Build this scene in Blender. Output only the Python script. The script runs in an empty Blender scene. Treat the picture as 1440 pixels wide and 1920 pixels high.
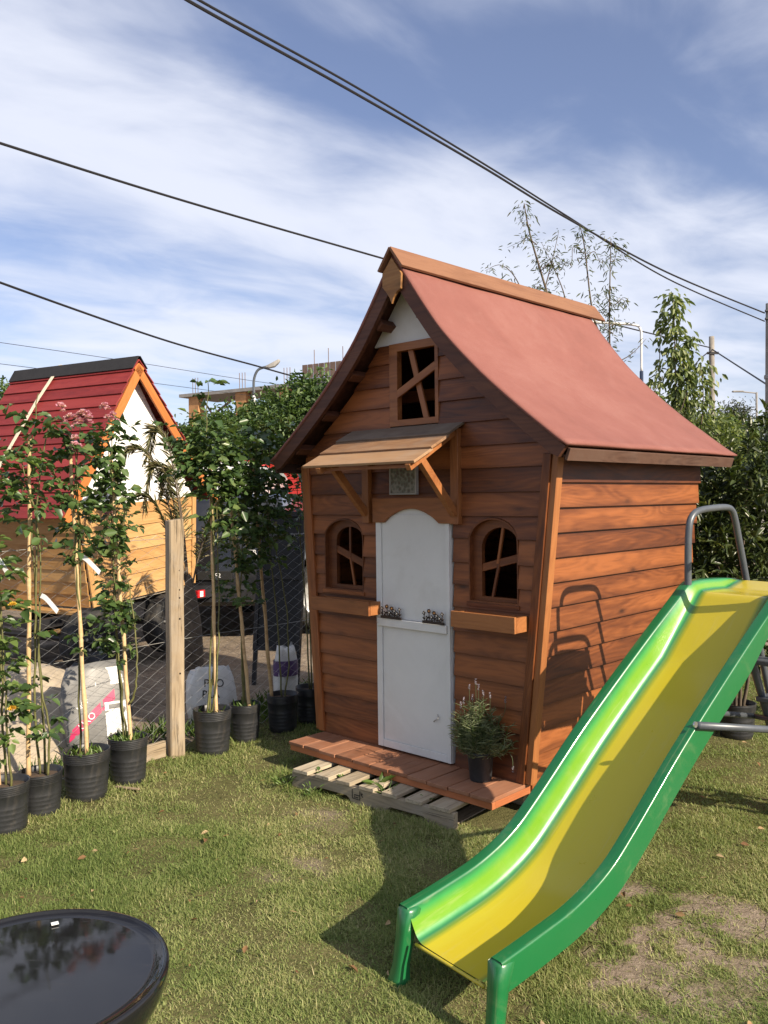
import bpy, bmesh, math, random
import numpy as np
from mathutils import Vector, Matrix
random.seed(7); rng = np.random.default_rng(11)
PI = math.pi
R = math.radians
scene = bpy.context.scene

# ------------------------------------------------------------------ camera
cam_data = bpy.data.cameras.new('camera')
cam_data.sensor_fit = 'VERTICAL'; cam_data.sensor_height = 36.0; cam_data.sensor_width = 27.0
cam_data.lens = 1610.0 / 1920.0 * 36.0
cam_data.clip_start = 0.05; cam_data.clip_end = 2000.0
camera = bpy.data.objects.new('camera', cam_data); scene.collection.objects.link(camera)
camera.matrix_world = (Matrix.Translation((0, 0, 1.6)) @ Matrix.Rotation(R(89.0), 4, 'X') @ Matrix.Rotation(-0.012, 4, 'Z'))
scene.camera = camera
scene.render.resolution_x = 768; scene.render.resolution_y = 1024

# ------------------------------------------------------------------ light
SUN_EL = R(31.0)
SUN_AZ = np.array([0.735, -0.678])            # horizontal direction towards the sun
SUN_AZ = SUN_AZ / np.linalg.norm(SUN_AZ)
world = bpy.data.worlds.new('World'); scene.world = world; world.use_nodes = True
wt = world.node_tree; wt.nodes.clear()
def wn(t, **k):
    n = wt.nodes.new(t)
    for a, b in k.items(): setattr(n, a, b)
    return n
wout = wn('ShaderNodeOutputWorld'); wbg = wn('ShaderNodeBackground')
sky = wn('ShaderNodeTexSky', sky_type='NISHITA', sun_disc=False)
sky.sun_elevation = SUN_EL; sky.sun_rotation = math.atan2(SUN_AZ[0], SUN_AZ[1])
sky.air_density = 1.0; sky.dust_density = 0.5; sky.ozone_density = 1.4; sky.altitude = 20
# high thin cloud: noise on a flat layer overhead, drawn out along the wind
tc = wn('ShaderNodeTexCoord'); sep = wn('ShaderNodeSeparateXYZ')
wt.links.new(tc.outputs['Generated'], sep.inputs[0])
def wmath(op, a, b=None, c=None):
    n = wn('ShaderNodeMath', operation=op)
    for i, v in enumerate((a, b, c)):
        if v is None: continue
        if isinstance(v, (int, float)): n.inputs[i].default_value = v
        else: wt.links.new(v, n.inputs[i])
    return n.outputs[0]
den = wmath('ADD', wmath('MAXIMUM', sep.outputs['Z'], 0.0), 0.14)
cmb = wn('ShaderNodeCombineXYZ')
wt.links.new(wmath('DIVIDE', sep.outputs['X'], den), cmb.inputs[0])
wt.links.new(wmath('DIVIDE', sep.outputs['Y'], den), cmb.inputs[1])
def cloud(scale, stretch, rot, off, detail, rough, dist):
    mp = wn('ShaderNodeMapping'); mp.inputs['Rotation'].default_value = (0, 0, -rot)
    mp2 = wn('ShaderNodeMapping'); mp2.inputs['Scale'].default_value = (1/stretch, 1, 1); mp2.inputs['Location'].default_value = off
    wt.links.new(cmb.outputs[0], mp.inputs[0]); wt.links.new(mp.outputs[0], mp2.inputs[0])
    nz = wn('ShaderNodeTexNoise'); nz.inputs['Scale'].default_value = scale; nz.inputs['Detail'].default_value = detail
    nz.inputs['Roughness'].default_value = rough; nz.inputs['Distortion'].default_value = dist
    wt.links.new(mp2.outputs[0], nz.inputs['Vector'])
    return nz.outputs['Fac']
c1 = cloud(1.25, 1.9, R(33), (5.3, 8.2, 0), 6, 0.5, 0.35)
c2 = cloud(3.6, 1.5, R(38), (7.7, 4.2, 0), 7, 0.55, 0.6)
c3 = cloud(0.55, 1.6, R(20), (9.3, 1.4, 0), 3, 0.5, 0.0)
csum = wmath('ADD', wmath('ADD', wmath('MULTIPLY', c1, 0.62), wmath('MULTIPLY', c2, 0.20)), wmath('MULTIPLY', c3, 0.18))
ramp = wn('ShaderNodeValToRGB'); ramp.color_ramp.interpolation = 'EASE'
ramp.color_ramp.elements[0].position = 0.41; ramp.color_ramp.elements[0].color = (0, 0, 0, 1)
ramp.color_ramp.elements[1].position = 0.60; ramp.color_ramp.elements[1].color = (1, 1, 1, 1)
wt.links.new(csum, ramp.inputs[0])
cfac = wmath('MULTIPLY_ADD', ramp.outputs[0], 0.80, 0.07)
cmix = wn('ShaderNodeMixRGB'); cmix.inputs['Color2'].default_value = (7.5, 7.8, 8.8, 1)
tint = wn('ShaderNodeMixRGB', blend_type='MULTIPLY'); tint.inputs[0].default_value = 1.0; tint.inputs[2].default_value = (1.06, 1.0, 1.16, 1)
wt.links.new(sky.outputs[0], tint.inputs[1])
wt.links.new(cfac, cmix.inputs['Fac']); wt.links.new(tint.outputs[0], cmix.inputs['Color1'])
wt.links.new(cmix.outputs[0], wbg.inputs[0]); wbg.inputs[1].default_value = 0.070
wt.links.new(wbg.outputs[0], wout.inputs[0])
sun_data = bpy.data.lights.new('sun', 'SUN'); sun_data.energy = 5.0; sun_data.angle = R(0.5); sun_data.color = (1.0, 0.86, 0.68)
sun = bpy.data.objects.new('sun', sun_data); scene.collection.objects.link(sun)
sdir = Vector((-SUN_AZ[0]*math.cos(SUN_EL), -SUN_AZ[1]*math.cos(SUN_EL), -math.sin(SUN_EL)))
sun.rotation_euler = sdir.to_track_quat('-Z', 'Y').to_euler(); sun.location = (8, -8, 12)
vs = scene.view_settings
vs.view_transform = 'Standard'; vs.look = 'None'; vs.gamma = 1.0; vs.use_curve_mapping = False; vs.exposure = 0.80

# ------------------------------------------------------------------ helpers
COL = scene.collection
def tag(o, label=None, cat=None, group=None, kind=None):
    if label: o['label'] = label
    if cat: o['category'] = cat
    if group: o['group'] = group
    if kind: o['kind'] = kind
    return o
def thing(name, label, cat, loc=(0, 0, 0), rz=0.0, group=None, rot=None):
    o = bpy.data.objects.new(name, None); COL.objects.link(o)
    o.empty_display_size = 0.1
    o.location = loc; o.rotation_euler = rot if rot else (0, 0, rz)
    return tag(o, label, cat, group)
def link(name, me, m=None, parent=None, mtx=None, smooth=False, bevel=0.0):
    o = bpy.data.objects.new(name, me); COL.objects.link(o)
    if m is not None and not me.materials: me.materials.append(m)
    if parent is not None: o.parent = parent
    if mtx is not None: o.matrix_local = mtx
    if smooth: me.polygons.foreach_set('use_smooth', [True]*len(me.polygons))
    if bevel:
        b = o.modifiers.new('bevel', 'BEVEL'); b.width = bevel; b.segments = 1; b.limit_method = 'ANGLE'; b.angle_limit = R(50)
    return o
class MB:
    def __init__(s): s.v = []; s.f = []
    def add(s, vs, fs):
        n = len(s.v); s.v += [tuple(p) for p in vs]; s.f += [tuple(i+n for i in f) for f in fs]; return s
    def box(s, lo, hi):
        x0, y0, z0 = lo; x1, y1, z1 = hi
        return s.add([(x0,y0,z0),(x1,y0,z0),(x1,y1,z0),(x0,y1,z0),(x0,y0,z1),(x1,y0,z1),(x1,y1,z1),(x0,y1,z1)],
                     [(0,3,2,1),(4,5,6,7),(0,1,5,4),(1,2,6,5),(2,3,7,6),(3,0,4,7)])
    def bar(s, p0, p1, w, h, up=(0, 0, 1), ext=0.0):
        p0 = Vector(p0); p1 = Vector(p1); d = (p1-p0).normalized(); p0 = p0-d*ext; p1 = p1+d*ext
        sd = d.cross(Vector(up)).normalized(); u = sd.cross(d).normalized()
        c = [(-1,-1),(1,-1),(1,1),(-1,1)]
        return s.add([p+sd*(a*w/2)+u*(b*h/2) for p in (p0, p1) for a, b in c],
                     [(0,1,2,3),(7,6,5,4),(0,4,5,1),(1,5,6,2),(2,6,7,3),(3,7,4,0)])
    def tube(s, pts, rad, n=8, cap=True):
        pts = [Vector(p) for p in pts]; k = len(pts)
        rr = rad if isinstance(rad, (list, tuple)) else [rad]*k
        prev = None; rings = []
        for i, p in enumerate(pts):
            d = (pts[min(i+1, k-1)]-pts[max(i-1, 0)]).normalized()
            if prev is None:
                a = Vector((0, 0, 1)) if abs(d.z) < 0.9 else Vector((1, 0, 0))
                u = d.cross(a).normalized()
            else:
                u = (prev - d*prev.dot(d))
                u = u.normalized() if u.length > 1e-6 else d.orthogonal().normalized()
            prev = u; w = d.cross(u)
            rings.append([p+(u*math.cos(2*PI*j/n)+w*math.sin(2*PI*j/n))*rr[i] for j in range(n)])
        vs = [q for r in rings for q in r]; fs = []
        for i in range(k-1):
            for j in range(n):
                a = i*n+j; b = i*n+(j+1) % n
                fs.append((a, b, b+n, a+n))
        if cap: fs += [tuple(range(n-1, -1, -1)), tuple((k-1)*n+j for j in range(n))]
        return s.add(vs, fs)
    def lathe(s, prof, n=24, center=(0, 0, 0), axis='Z', squash=None):
        vs = []; fs = []; k = len(prof)
        for r, z in prof:
            for j in range(n):
                a = 2*PI*j/n; rr = r*(squash(a, z) if squash else 1)
                p = (rr*math.cos(a), rr*math.sin(a), z)
                if axis == 'Y': p = (p[0], p[2], p[1])
                if axis == 'X': p = (p[2], p[0], p[1])
                vs.append((p[0]+center[0], p[1]+center[1], p[2]+center[2]))
        for i in range(k-1):
            for j in range(n):
                a = i*n+j; b = i*n+(j+1) % n; fs.append((a, b, b+n, a+n))
        return s.add(vs, fs)
    def prism(s, poly, y0, y1, plane='XZ'):
        n = len(poly)
        def P(a, b, c): return (a, c, b) if plane == 'XZ' else ((a, b, c) if plane == 'XY' else (c, a, b))
        vs = [P(a, b, y0) for a, b in poly]+[P(a, b, y1) for a, b in poly]
        fs = [tuple(range(n)), tuple(range(2*n-1, n-1, -1))]+[(i, i+n, (i+1) % n+n, (i+1) % n) for i in range(n)]
        return s.add(vs, fs)
    def ring(s, outer, inner, y0, y1):            # frame between two outlines of equal point count, in x-z
        n = len(outer); vs = []
        for y in (y0, y1):
            vs += [(a, y, b) for a, b in outer]+[(a, y, b) for a, b in inner]
        fs = []
        for i in range(n):
            j = (i+1) % n
            fs += [(i, j, n+j, n+i), (2*n+j, 2*n+i, 3*n+i, 3*n+j), (j, i, 2*n+i, 2*n+j), (n+i, n+j, 3*n+j, 3*n+i)]
        return s.add(vs, fs)
    def mesh(s, name):
        me = bpy.data.meshes.new(name); me.from_pydata(s.v, [], s.f)
        bm = bmesh.new(); bm.from_mesh(me); bmesh.ops.recalc_face_normals(bm, faces=bm.faces); bm.to_mesh(me); bm.free()
        return me
    def build(s, name, m, parent=None, mtx=None, smooth=False, bevel=0.0):
        return link(name, s.mesh(name), m, parent, mtx, smooth, bevel)
def frame(org, X, Z):
    X = Vector(X).normalized(); Z = Vector(Z); Z = (Z-X*Z.dot(X)).normalized(); Y = Z.cross(X)
    M = Matrix((X, Y, Z)).transposed().to_4x4(); M.translation = Vector(org); return M
def plank(name, parent, p0, p1, w, t, m, up=(0, 0, 1), bevel=0.0015, label=None):
    """a board whose own x axis runs along its length, so the grain does too; w is its height along `up`"""
    p0 = Vector(p0); p1 = Vector(p1); L = (p1-p0).length
    o = MB().box((-L/2, -t/2, -w/2), (L/2, t/2, w/2)).build(name, m, parent, frame((p0+p1)/2, p1-p0, up), bevel=bevel)
    if label: o['label'] = label
    return o
def copy_tree(o, parent=None):
    c = o.copy(); COL.objects.link(c)
    if parent is not None:
        c.parent = parent; c.matrix_parent_inverse = o.matrix_parent_inverse
    for ch in list(o.children): copy_tree(ch, c)
    return c
def smooth_path(pts, n=6):
    out = []; P = [Vector(p) for p in pts]
    for i in range(len(P)-1):
        a = P[max(i-1, 0)]; b = P[i]; c = P[i+1]; d = P[min(i+2, len(P)-1)]
        for k in range(n):
            t = k/n
            out.append(0.5*((2*b)+(c-a)*t+(2*a-5*b+4*c-d)*t*t+(3*b-a-3*c+d)*t**3))
    out.append(P[-1]); return out

# ---- many small leaves or blades in one mesh (numpy)
def np_mesh(name, verts, faces_flat, sizes, var=None, m=None, parent=None, mtx=None, smooth=False):
    me = bpy.data.meshes.new(name)
    nf = len(sizes)
    me.vertices.add(len(verts)); me.vertices.foreach_set('co', np.asarray(verts, np.float32).ravel())
    me.loops.add(len(faces_flat)); me.loops.foreach_set('vertex_index', np.asarray(faces_flat, np.int32))
    starts = np.concatenate(([0], np.cumsum(sizes)[:-1])).astype(np.int32)
    me.polygons.add(nf); me.polygons.foreach_set('loop_start', starts)
    me.update(calc_edges=True)
    if var is not None:
        at = me.attributes.new('var', 'FLOAT', 'FACE'); at.data.foreach_set('value', np.asarray(var, np.float32))
    if m is not None: me.materials.append(m)
    return link(name, me, None, parent, mtx, smooth)
def nrm(a): return a/np.maximum(np.linalg.norm(a, axis=1, keepdims=True), 1e-9)
def leaves(name, pos, dirs, length, width, m, parent=None, var=None, fold=0.25, droop=0.15):
    pos = np.asarray(pos, float); N = len(pos); d = nrm(np.asarray(dirs, float))
    up = np.tile([0, 0, 1.0], (N, 1))+rng.normal(0, .45, (N, 3))
    sd = nrm(np.cross(d, up)); u = np.cross(sd, d)
    L = np.broadcast_to(length, (N,))[:, None]; W = L*np.broadcast_to(width, (N,))[:, None]
    A = pos
    B1 = pos+d*L*.35+sd*W*.5+u*W*fold; B2 = pos+d*L*.72+sd*W*.36+u*W*fold*.7-u*L*droop*.4
    T = pos+d*L-u*L*droop
    C1 = pos+d*L*.35-sd*W*.5+u*W*fold; C2 = pos+d*L*.72-sd*W*.36+u*W*fold*.7-u*L*droop*.4
    V = np.stack([A, B1, B2, T, C2, C1], 1).reshape(-1, 3)
    base = (np.arange(N)*6)[:, None]
    F = np.concatenate([base+np.array([0, 1, 2, 3]), base+np.array([0, 3, 4, 5])], 1).ravel()
    if var is None: var = rng.random(N)
    return np_mesh(name, V, F, np.full(2*N, 4), np.repeat(var, 2), m, parent)
def value_noise(x, y, s, seed=0):
    r = np.random.default_rng(seed); G = r.random((64, 64))
    x = np.asarray(x)/s+31.7; y = np.asarray(y)/s+17.3
    xi = np.floor(x).astype(int); yi = np.floor(y).astype(int); fx = x-xi; fy = y-yi
    fx = fx*fx*(3-2*fx); fy = fy*fy*(3-2*fy)
    g = lambda a, b: G[a % 64, b % 64]
    return (g(xi, yi)*(1-fx)+g(xi+1, yi)*fx)*(1-fy)+(g(xi, yi+1)*(1-fx)+g(xi+1, yi+1)*fx)*fy
def fbm(x, y, s, seed=0, o=4):
    t = 0; a = .5; n = 0
    for i in range(o): t = t+a*value_noise(x, y, s/2**i, seed+i); n += a; a *= .5
    return t/n

# ------------------------------------------------------------------ materials
def new_mat(name):
    m = bpy.data.materials.new(name); m.use_nodes = True; nt = m.node_tree
    return m, nt, nt.nodes['Principled BSDF']
def nn(nt, t, **k):
    n = nt.nodes.new(t)
    for a, b in k.items():
        if isinstance(a, str) and a.startswith('in_'): n.inputs[a[3:]].default_value = b
        else: setattr(n, a, b)
    return n
def ramp_of(nt, fac, stops, interp='LINEAR'):
    r = nt.nodes.new('ShaderNodeValToRGB'); r.color_ramp.interpolation = interp
    e = r.color_ramp.elements
    while len(e) < len(stops): e.new(0.5)
    for i, (p, c) in enumerate(stops):
        e[i].position = p; e[i].color = (c[0], c[1], c[2], 1)
    nt.links.new(fac, r.inputs[0]); return r.outputs[0]
def noise(nt, vec, scale, detail=4, rough=.55, dist=0.0):
    n = nt.nodes.new('ShaderNodeTexNoise'); n.inputs['Scale'].default_value = scale; n.inputs['Detail'].default_value = detail
    n.inputs['Roughness'].default_value = rough; n.inputs['Distortion'].default_value = dist
    if vec is not None: nt.links.new(vec, n.inputs['Vector'])
    return n.outputs['Fac']
def mixc(nt, fac, a, b, mode='MIX'):
    n = nt.nodes.new('ShaderNodeMixRGB'); n.blend_type = mode
    for i, v in enumerate((fac, a, b)):
        if isinstance(v, (int, float)): n.inputs[i].default_value = v
        elif isinstance(v, tuple): n.inputs[i].default_value = (*v[:3], 1)
        else: nt.links.new(v, n.inputs[i])
    return n.outputs[0]
def mth(nt, op, a, b=0.0, clamp=False):
    n = nt.nodes.new('ShaderNodeMath'); n.operation = op; n.use_clamp = clamp
    for i, v in enumerate((a, b)):
        if isinstance(v, (int, float)): n.inputs[i].default_value = v
        else: nt.links.new(v, n.inputs[i])
    return n.outputs[0]
def bump(nt, bs, h, strength=.3, dist=.002):
    b = nt.nodes.new('ShaderNodeBump'); b.inputs['Strength'].default_value = strength; b.inputs['Distance'].default_value = dist
    nt.links.new(h, b.inputs['Height']); nt.links.new(b.outputs[0], bs.inputs['Normal'])
def wood(name, dark, mid, light, rough=.55, coat=0.0, grain=1.0, knots=.5, weather=0.0, spec=.35, cracks=0.0, edge=0.0):
    m, nt, bs = new_mat(name)
    tcn = nn(nt, 'ShaderNodeTexCoord'); oi = nn(nt, 'ShaderNodeObjectInfo')
    off = nn(nt, 'ShaderNodeVectorMath', operation='SCALE'); off.inputs[0].default_value = (37.1, 11.3, 23.7)
    nt.links.new(oi.outputs['Random'], off.inputs['Scale'])
    add = nn(nt, 'ShaderNodeVectorMath', operation='ADD')
    nt.links.new(tcn.outputs['Object'], add.inputs[0]); nt.links.new(off.outputs[0], add.inputs[1])
    mp = nn(nt, 'ShaderNodeMapping'); mp.inputs['Scale'].default_value = (1.6, 26, 26)
    nt.links.new(add.outputs[0], mp.inputs[0])
    mp2 = nn(nt, 'ShaderNodeMapping'); mp2.inputs['Scale'].default_value = (1.1, 7.5, 7.5)
    nt.links.new(add.outputs[0], mp2.inputs[0])
    blotch = noise(nt, mp2.outputs[0], 1.3, 5, .6, .6)
    # rings: noise field contoured into cathedral grain
    ringf = noise(nt, mp2.outputs[0], .9, 2, .4, .2)
    rings = mth(nt, 'SINE', mth(nt, 'MULTIPLY', ringf, 95.0*grain))
    rings = mth(nt, 'MULTIPLY_ADD', rings, .5); 
    fine = noise(nt, mp.outputs[0], 3.0, 6, .65, .3)
    g = mth(nt, 'ADD', mth(nt, 'MULTIPLY', rings, .10), mth(nt, 'ADD', mth(nt, 'MULTIPLY', fine, .42), mth(nt, 'MULTIPLY', mth(nt, 'ADD', blotch, .08), .80)))
    g = mth(nt, 'ADD', g, mth(nt, 'MULTIPLY', mth(nt, 'SUBTRACT', oi.outputs['Random'], .5), .34))
    col = ramp_of(nt, g, [(.38, dark), (.62, mid), (.92, light)])
    if knots:
        mpk = nn(nt, 'ShaderNodeMapping'); mpk.inputs['Scale'].default_value = (2.6, 6.5, 6.5)
        nt.links.new(add.outputs[0], mpk.inputs[0])
        vo = nn(nt, 'ShaderNodeTexVoronoi'); vo.inputs['Scale'].default_value = 1.0; vo.inputs['Randomness'].default_value = 1.0
        nt.links.new(mpk.outputs[0], vo.inputs['Vector'])
        k = ramp_of(nt, vo.outputs['Distance'], [(.03, (1, 1, 1)), (.12, (.25, .25, .25)), (.2, (0, 0, 0))])
        col = mixc(nt, mth(nt, 'MULTIPLY', k, knots), col, tuple(c*.35 for c in dark))
    if weather:
        wz = noise(nt, tcn.outputs['Object'], 5.0, 6, .7, .5)
        wf = ramp_of(nt, wz, [(.45, (0, 0, 0)), (.7, (1, 1, 1))])
        col = mixc(nt, mth(nt, 'MULTIPLY', wf, weather), col, (.30, .27, .23))
    if edge:
        sx = nn(nt, 'ShaderNodeSeparateXYZ'); nt.links.new(tcn.outputs['Object'], sx.inputs[0])
        az = mth(nt, 'ABSOLUTE', sx.outputs['Z']); wv = noise(nt, mp2.outputs[0], 2.4, 4, .6, .4)
        ef = mth(nt, 'MULTIPLY', mth(nt, 'SUBTRACT', mth(nt, 'ADD', az, mth(nt, 'MULTIPLY', mth(nt, 'SUBTRACT', wv, .5), .05)), .030), 32.0, True)
        col = mixc(nt, mth(nt, 'MULTIPLY', ef, edge), col, dark)
    if cracks:
        mc = nn(nt, 'ShaderNodeMapping'); mc.inputs['Scale'].default_value = (2.2, 48, 48); nt.links.new(add.outputs[0], mc.inputs[0])
        ck = ramp_of(nt, noise(nt, mc.outputs[0], 1.4, 5, .6, .5), [(.35, (1, 1, 1)), (.45, (0, 0, 0))])
        col = mixc(nt, mth(nt, 'MULTIPLY', ck, cracks), col, tuple(c*.25 for c in dark))
    nt.links.new(col, bs.inputs['Base Color'])
    nt.links.new(mth(nt, 'MULTIPLY_ADD', fine, .25), bs.inputs['Roughness'])
    bs.inputs['Roughness'].default_value = rough
    rr = mth(nt, 'ADD', mth(nt, 'MULTIPLY', fine, .25), rough-.12); nt.links.new(rr, bs.inputs['Roughness'])
    bs.inputs['Specular IOR Level'].default_value = spec
    bs.inputs['Coat Weight'].default_value = coat; bs.inputs['Coat Roughness'].default_value = .35
    bump(nt, bs, mth(nt, 'ADD', mth(nt, 'MULTIPLY', rings, .3), fine), .35, .0015)
    return m
def plain(name, c, rough=.6, var=.12, scale=6.0, metal=0.0, coat=0.0, spec=.4, bmp=.15, dirt=None, bscale=40.0):
    m, nt, bs = new_mat(name)
    tcn = nn(nt, 'ShaderNodeTexCoord'); v = tcn.outputs['Object']
    f = noise(nt, v, scale, 6, .65, .4)
    col = ramp_of(nt, f, [(.25, tuple(x*(1-var*1.6) for x in c)), (.55, c), (.8, tuple(min(1, x*(1+var)) for x in c))])
    if dirt:
        d = ramp_of(nt, noise(nt, v, scale*.6, 7, .7, .8), [(.5, (0, 0, 0)), (.72, (1, 1, 1))])
        col = mixc(nt, mth(nt, 'MULTIPLY', d, dirt[1]), col, dirt[0])
    nt.links.new(col, bs.inputs['Base Color'])
    rr = mth(nt, 'ADD', mth(nt, 'MULTIPLY', f, .2), rough-.1); nt.links.new(rr, bs.inputs['Roughness'])
    bs.inputs['Metallic'].default_value = metal; bs.inputs['Coat Weight'].default_value = coat; bs.inputs['Coat Roughness'].default_value = .08
    bs.inputs['Specular IOR Level'].default_value = spec
    if bmp: bump(nt, bs, noise(nt, v, bscale, 4, .6), bmp, .003)
    return m
def leafmat(name, stops, rough=.4, trans=.3, spec=.5, patch=.25):
    m, nt, bs = new_mat(name)
    at = nn(nt, 'ShaderNodeAttribute', attribute_name='var')
    geo = nn(nt, 'ShaderNodeNewGeometry')
    f = mth(nt, 'ADD', mth(nt, 'MULTIPLY', at.outputs['Fac'], 1-patch), mth(nt, 'MULTIPLY', noise(nt, geo.outputs['Position'], 2.5, 3), patch))
    col = ramp_of(nt, f, stops)
    nt.links.new(col, bs.inputs['Base Color']); bs.inputs['Roughness'].default_value = rough
    bs.inputs['Specular IOR Level'].default_value = spec
    tr = nn(nt, 'ShaderNodeBsdfTranslucent'); nt.links.new(mixc(nt, 1.0, col, (1.25, 1.35, .55), 'MULTIPLY'), tr.inputs[0])
    mx = nn(nt, 'ShaderNodeMixShader'); mx.inputs[0].default_value = trans
    nt.links.new(bs.outputs[0], mx.inputs[1]); nt.links.new(tr.outputs[0], mx.inputs[2])
    nt.links.new(mx.outputs[0], nt.nodes['Material Output'].inputs[0])
    return m
M = {}
M['siding'] = wood('stained_siding', (.054, .0160, .0058), (.134, .0395, .0108), (.27, .088, .024), .52, coat=.12, knots=.85, edge=.48)
M['trim'] = wood('orange_trim', (.125, .040, .013), (.225, .080, .025), (.33, .130, .042), .5, coat=.15, knots=.3)
M['trimlight'] = wood('door_head_wood', (.18, .064, .020), (.29, .105, .033), (.39, .155, .05), .5, coat=.15, knots=.2)
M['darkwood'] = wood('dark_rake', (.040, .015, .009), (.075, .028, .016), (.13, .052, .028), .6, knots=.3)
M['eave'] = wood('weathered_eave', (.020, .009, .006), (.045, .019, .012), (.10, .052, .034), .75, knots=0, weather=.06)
M['ridge'] = wood('ridge_wood', (.10, .042, .021), (.155, .068, .034), (.21, .10, .052), .7, knots=.2)
M['plaque'] = wood('plaque_wood', (.18, .080, .026), (.27, .13, .044), (.36, .19, .07), .6, knots=.6)
M['awning'] = wood('awning_boards', (.15, .075, .036), (.25, .135, .066), (.35, .21, .11), .7, knots=.3, weather=.25)
M['oldshaded'] = wood('old_shaded_board', (.06, .042, .030), (.10, .070, .050), (.15, .11, .08), .8, knots=.3, weather=.2)  # aged grey-brown, with the roof overhang's shade put into the colour
M['deck'] = wood('deck_paint', (.155, .063, .031), (.24, .100, .050), (.31, .142, .078), .72, knots=.15, weather=.12)
M['deckside'] = wood('deck_side', (.20, .060, .022), (.32, .10, .035), (.42, .15, .06), .65, knots=.2)
M['pallet'] = wood('pallet_wood', (.20, .155, .10), (.35, .285, .19), (.50, .43, .31), .8, knots=.4, weather=.45, cracks=.6)
M['palletside'] = wood('pallet_side', (.13, .105, .07), (.24, .195, .135), (.36, .30, .21), .85, knots=.3, weather=.5, cracks=.6)
M['post'] = wood('post_wood', (.13, .095, .06), (.25, .19, .122), (.36, .29, .20), .85, knots=.6, weather=.5, cracks=.75)
M['pine'] = wood('pine_siding', (.24, .115, .038), (.37, .20, .068), (.46, .275, .11), .55, coat=.1, knots=.8)
M['orange'] = wood('orange_rake', (.27, .078, .018), (.38, .115, .025), (.46, .16, .04), .55, knots=.2)
M['redplank'] = wood('red_planks', (.125, .014, .013), (.19, .021, .019), (.25, .034, .029), .55, knots=.1)
M['bamboo'] = wood('bamboo_cane', (.30, .19, .08), (.46, .31, .15), (.58, .42, .23), .6, knots=0)
M['cane'] = plain('rose_cane', (.13, .13, .045), .6, .35, 25.0)
M['bark'] = plain('bark', (.11, .085, .06), .9, .35, 20.0, bmp=.5)
M['white'] = plain('white_paint', (.66, .66, .64), .55, .05, 3.0, dirt=((.45, .43, .38), .35), bmp=.08)
M['whiteboard'] = plain('white_board', (.74, .74, .72), .6, .04, 2.0, bmp=.05)
M['black_felt'] = plain('black_felt', (.018, .018, .02), .85, .2, 12.0)
M['dark'] = plain('dark_inside', (.02, .013, .009), .9, .2, 5.0)
M['gal'] = plain('grey_tube', (.085, .097, .11), .38, .12, 14.0, metal=.15, spec=.5, bmp=.04)
M['bolt'] = plain('bolt_steel', (.6, .6, .58), .3, .1, 20, metal=.9)
M['wire'] = plain('galvanised_wire', (.42, .42, .40), .45, .15, 20, metal=.6, bmp=0)
M['cable'] = plain('cable_black', (.012, .012, .014), .6, .1, 4, bmp=0)
M['potplastic'] = plain('pot_black', (.022, .023, .025), .42, .3, 9.0, spec=.5, dirt=((.13, .11, .085), .4), bmp=.1, bscale=25)
M['lavpot'] = plain('pot_grey_black', (.03, .033, .037), .55, .25, 12.0, dirt=((.12, .11, .09), .3), bmp=.1)
M['soil'] = plain('potting_soil', (.075, .05, .032), .95, .5, 25.0, bmp=.9, bscale=60)
M['concrete'] = plain('pole_concrete', (.25, .23, .20), .85, .2, 6.0, bmp=.3)
M['brick'] = plain('orange_block', (.50, .26, .11), .9, .25, 3.0, bmp=.2)
M['slab'] = plain('grey_slab', (.30, .29, .27), .9, .2, 2.0, bmp=.2)
M['rust'] = plain('rust_sheet', (.19, .13, .10), .8, .3, 3.0)
M['lampwhite'] = plain('lamp_white', (.62, .62, .60), .45, .05, 3.0, bmp=0)
M['navy'] = plain('navy_paint', (.02, .03, .06), .5, .1, 3.0, bmp=0)
M['rubber'] = plain('rubber', (.02, .02, .02), .8, .3, 20.0, dirt=((.15, .13, .10), .45), bmp=.3)
M['steelblack'] = plain('black_steel', (.018, .018, .02), .45, .2, 10.0)
M['carblack'] = plain('car_black', (.010, .011, .014), .3, .1, 3.0, coat=.8, dirt=((.12, .11, .1), .15), bmp=0)
M['carwhite'] = plain('car_white', (.66, .67, .66), .3, .03, 3.0, coat=.7, bmp=0)
M['carsilver'] = plain('car_silver', (.26, .30, .36), .32, .08, 3.0, metal=.4, coat=.7, dirt=((.2, .19, .17), .2), bmp=0)
M['carred'] = plain('truck_red', (.36, .022, .018), .45, .12, 4.0, coat=.3, bmp=.05)
M['glass_dark'] = plain('tinted_glass', (.008, .009, .011), .08, .1, 2.0, spec=.8, bmp=0)
M['redlens'] = plain('red_lens', (.5, .012, .015), .2, .1, 6.0, coat=.6, bmp=0)
M['hub'] = plain('hub_silver', (.52, .52, .50), .38, .15, 8.0, metal=.6)
M['chalk'] = plain('charcoal_board', (.022, .024, .026), .8, .25, 3.0, dirt=((.06, .06, .06), .5))
M['letter'] = plain('white_letters', (.72, .72, .70), .6, .03, 4.0, bmp=0)
M['ink'] = plain('black_ink', (.012, .012, .012), .8, .2, 30.0, bmp=0)
M['magenta'] = plain('magenta_print', (.42, .02, .09), .5, .1, 10.0, bmp=0)
M['sackwhite'] = plain('sack_white', (.66, .66, .63), .42, .08, 8.0, dirt=((.3, .27, .22), .3), bmp=.3, bscale=12)
M['sackgrey'] = plain('sack_grey', (.16, .16, .155), .42, .25, 6.0, dirt=((.3, .28, .25), .4), bmp=.3, bscale=12)
M['sackpurple'] = plain('sack_purple', (.09, .05, .14), .45, .2, 6.0, bmp=.3, bscale=12)
M['tagwhite'] = plain('plastic_tag', (.74, .75, .76), .4, .05, 10, bmp=0)
M['strap'] = plain('webbing_strap', (.66, .60, .45), .8, .1, 20)
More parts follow.
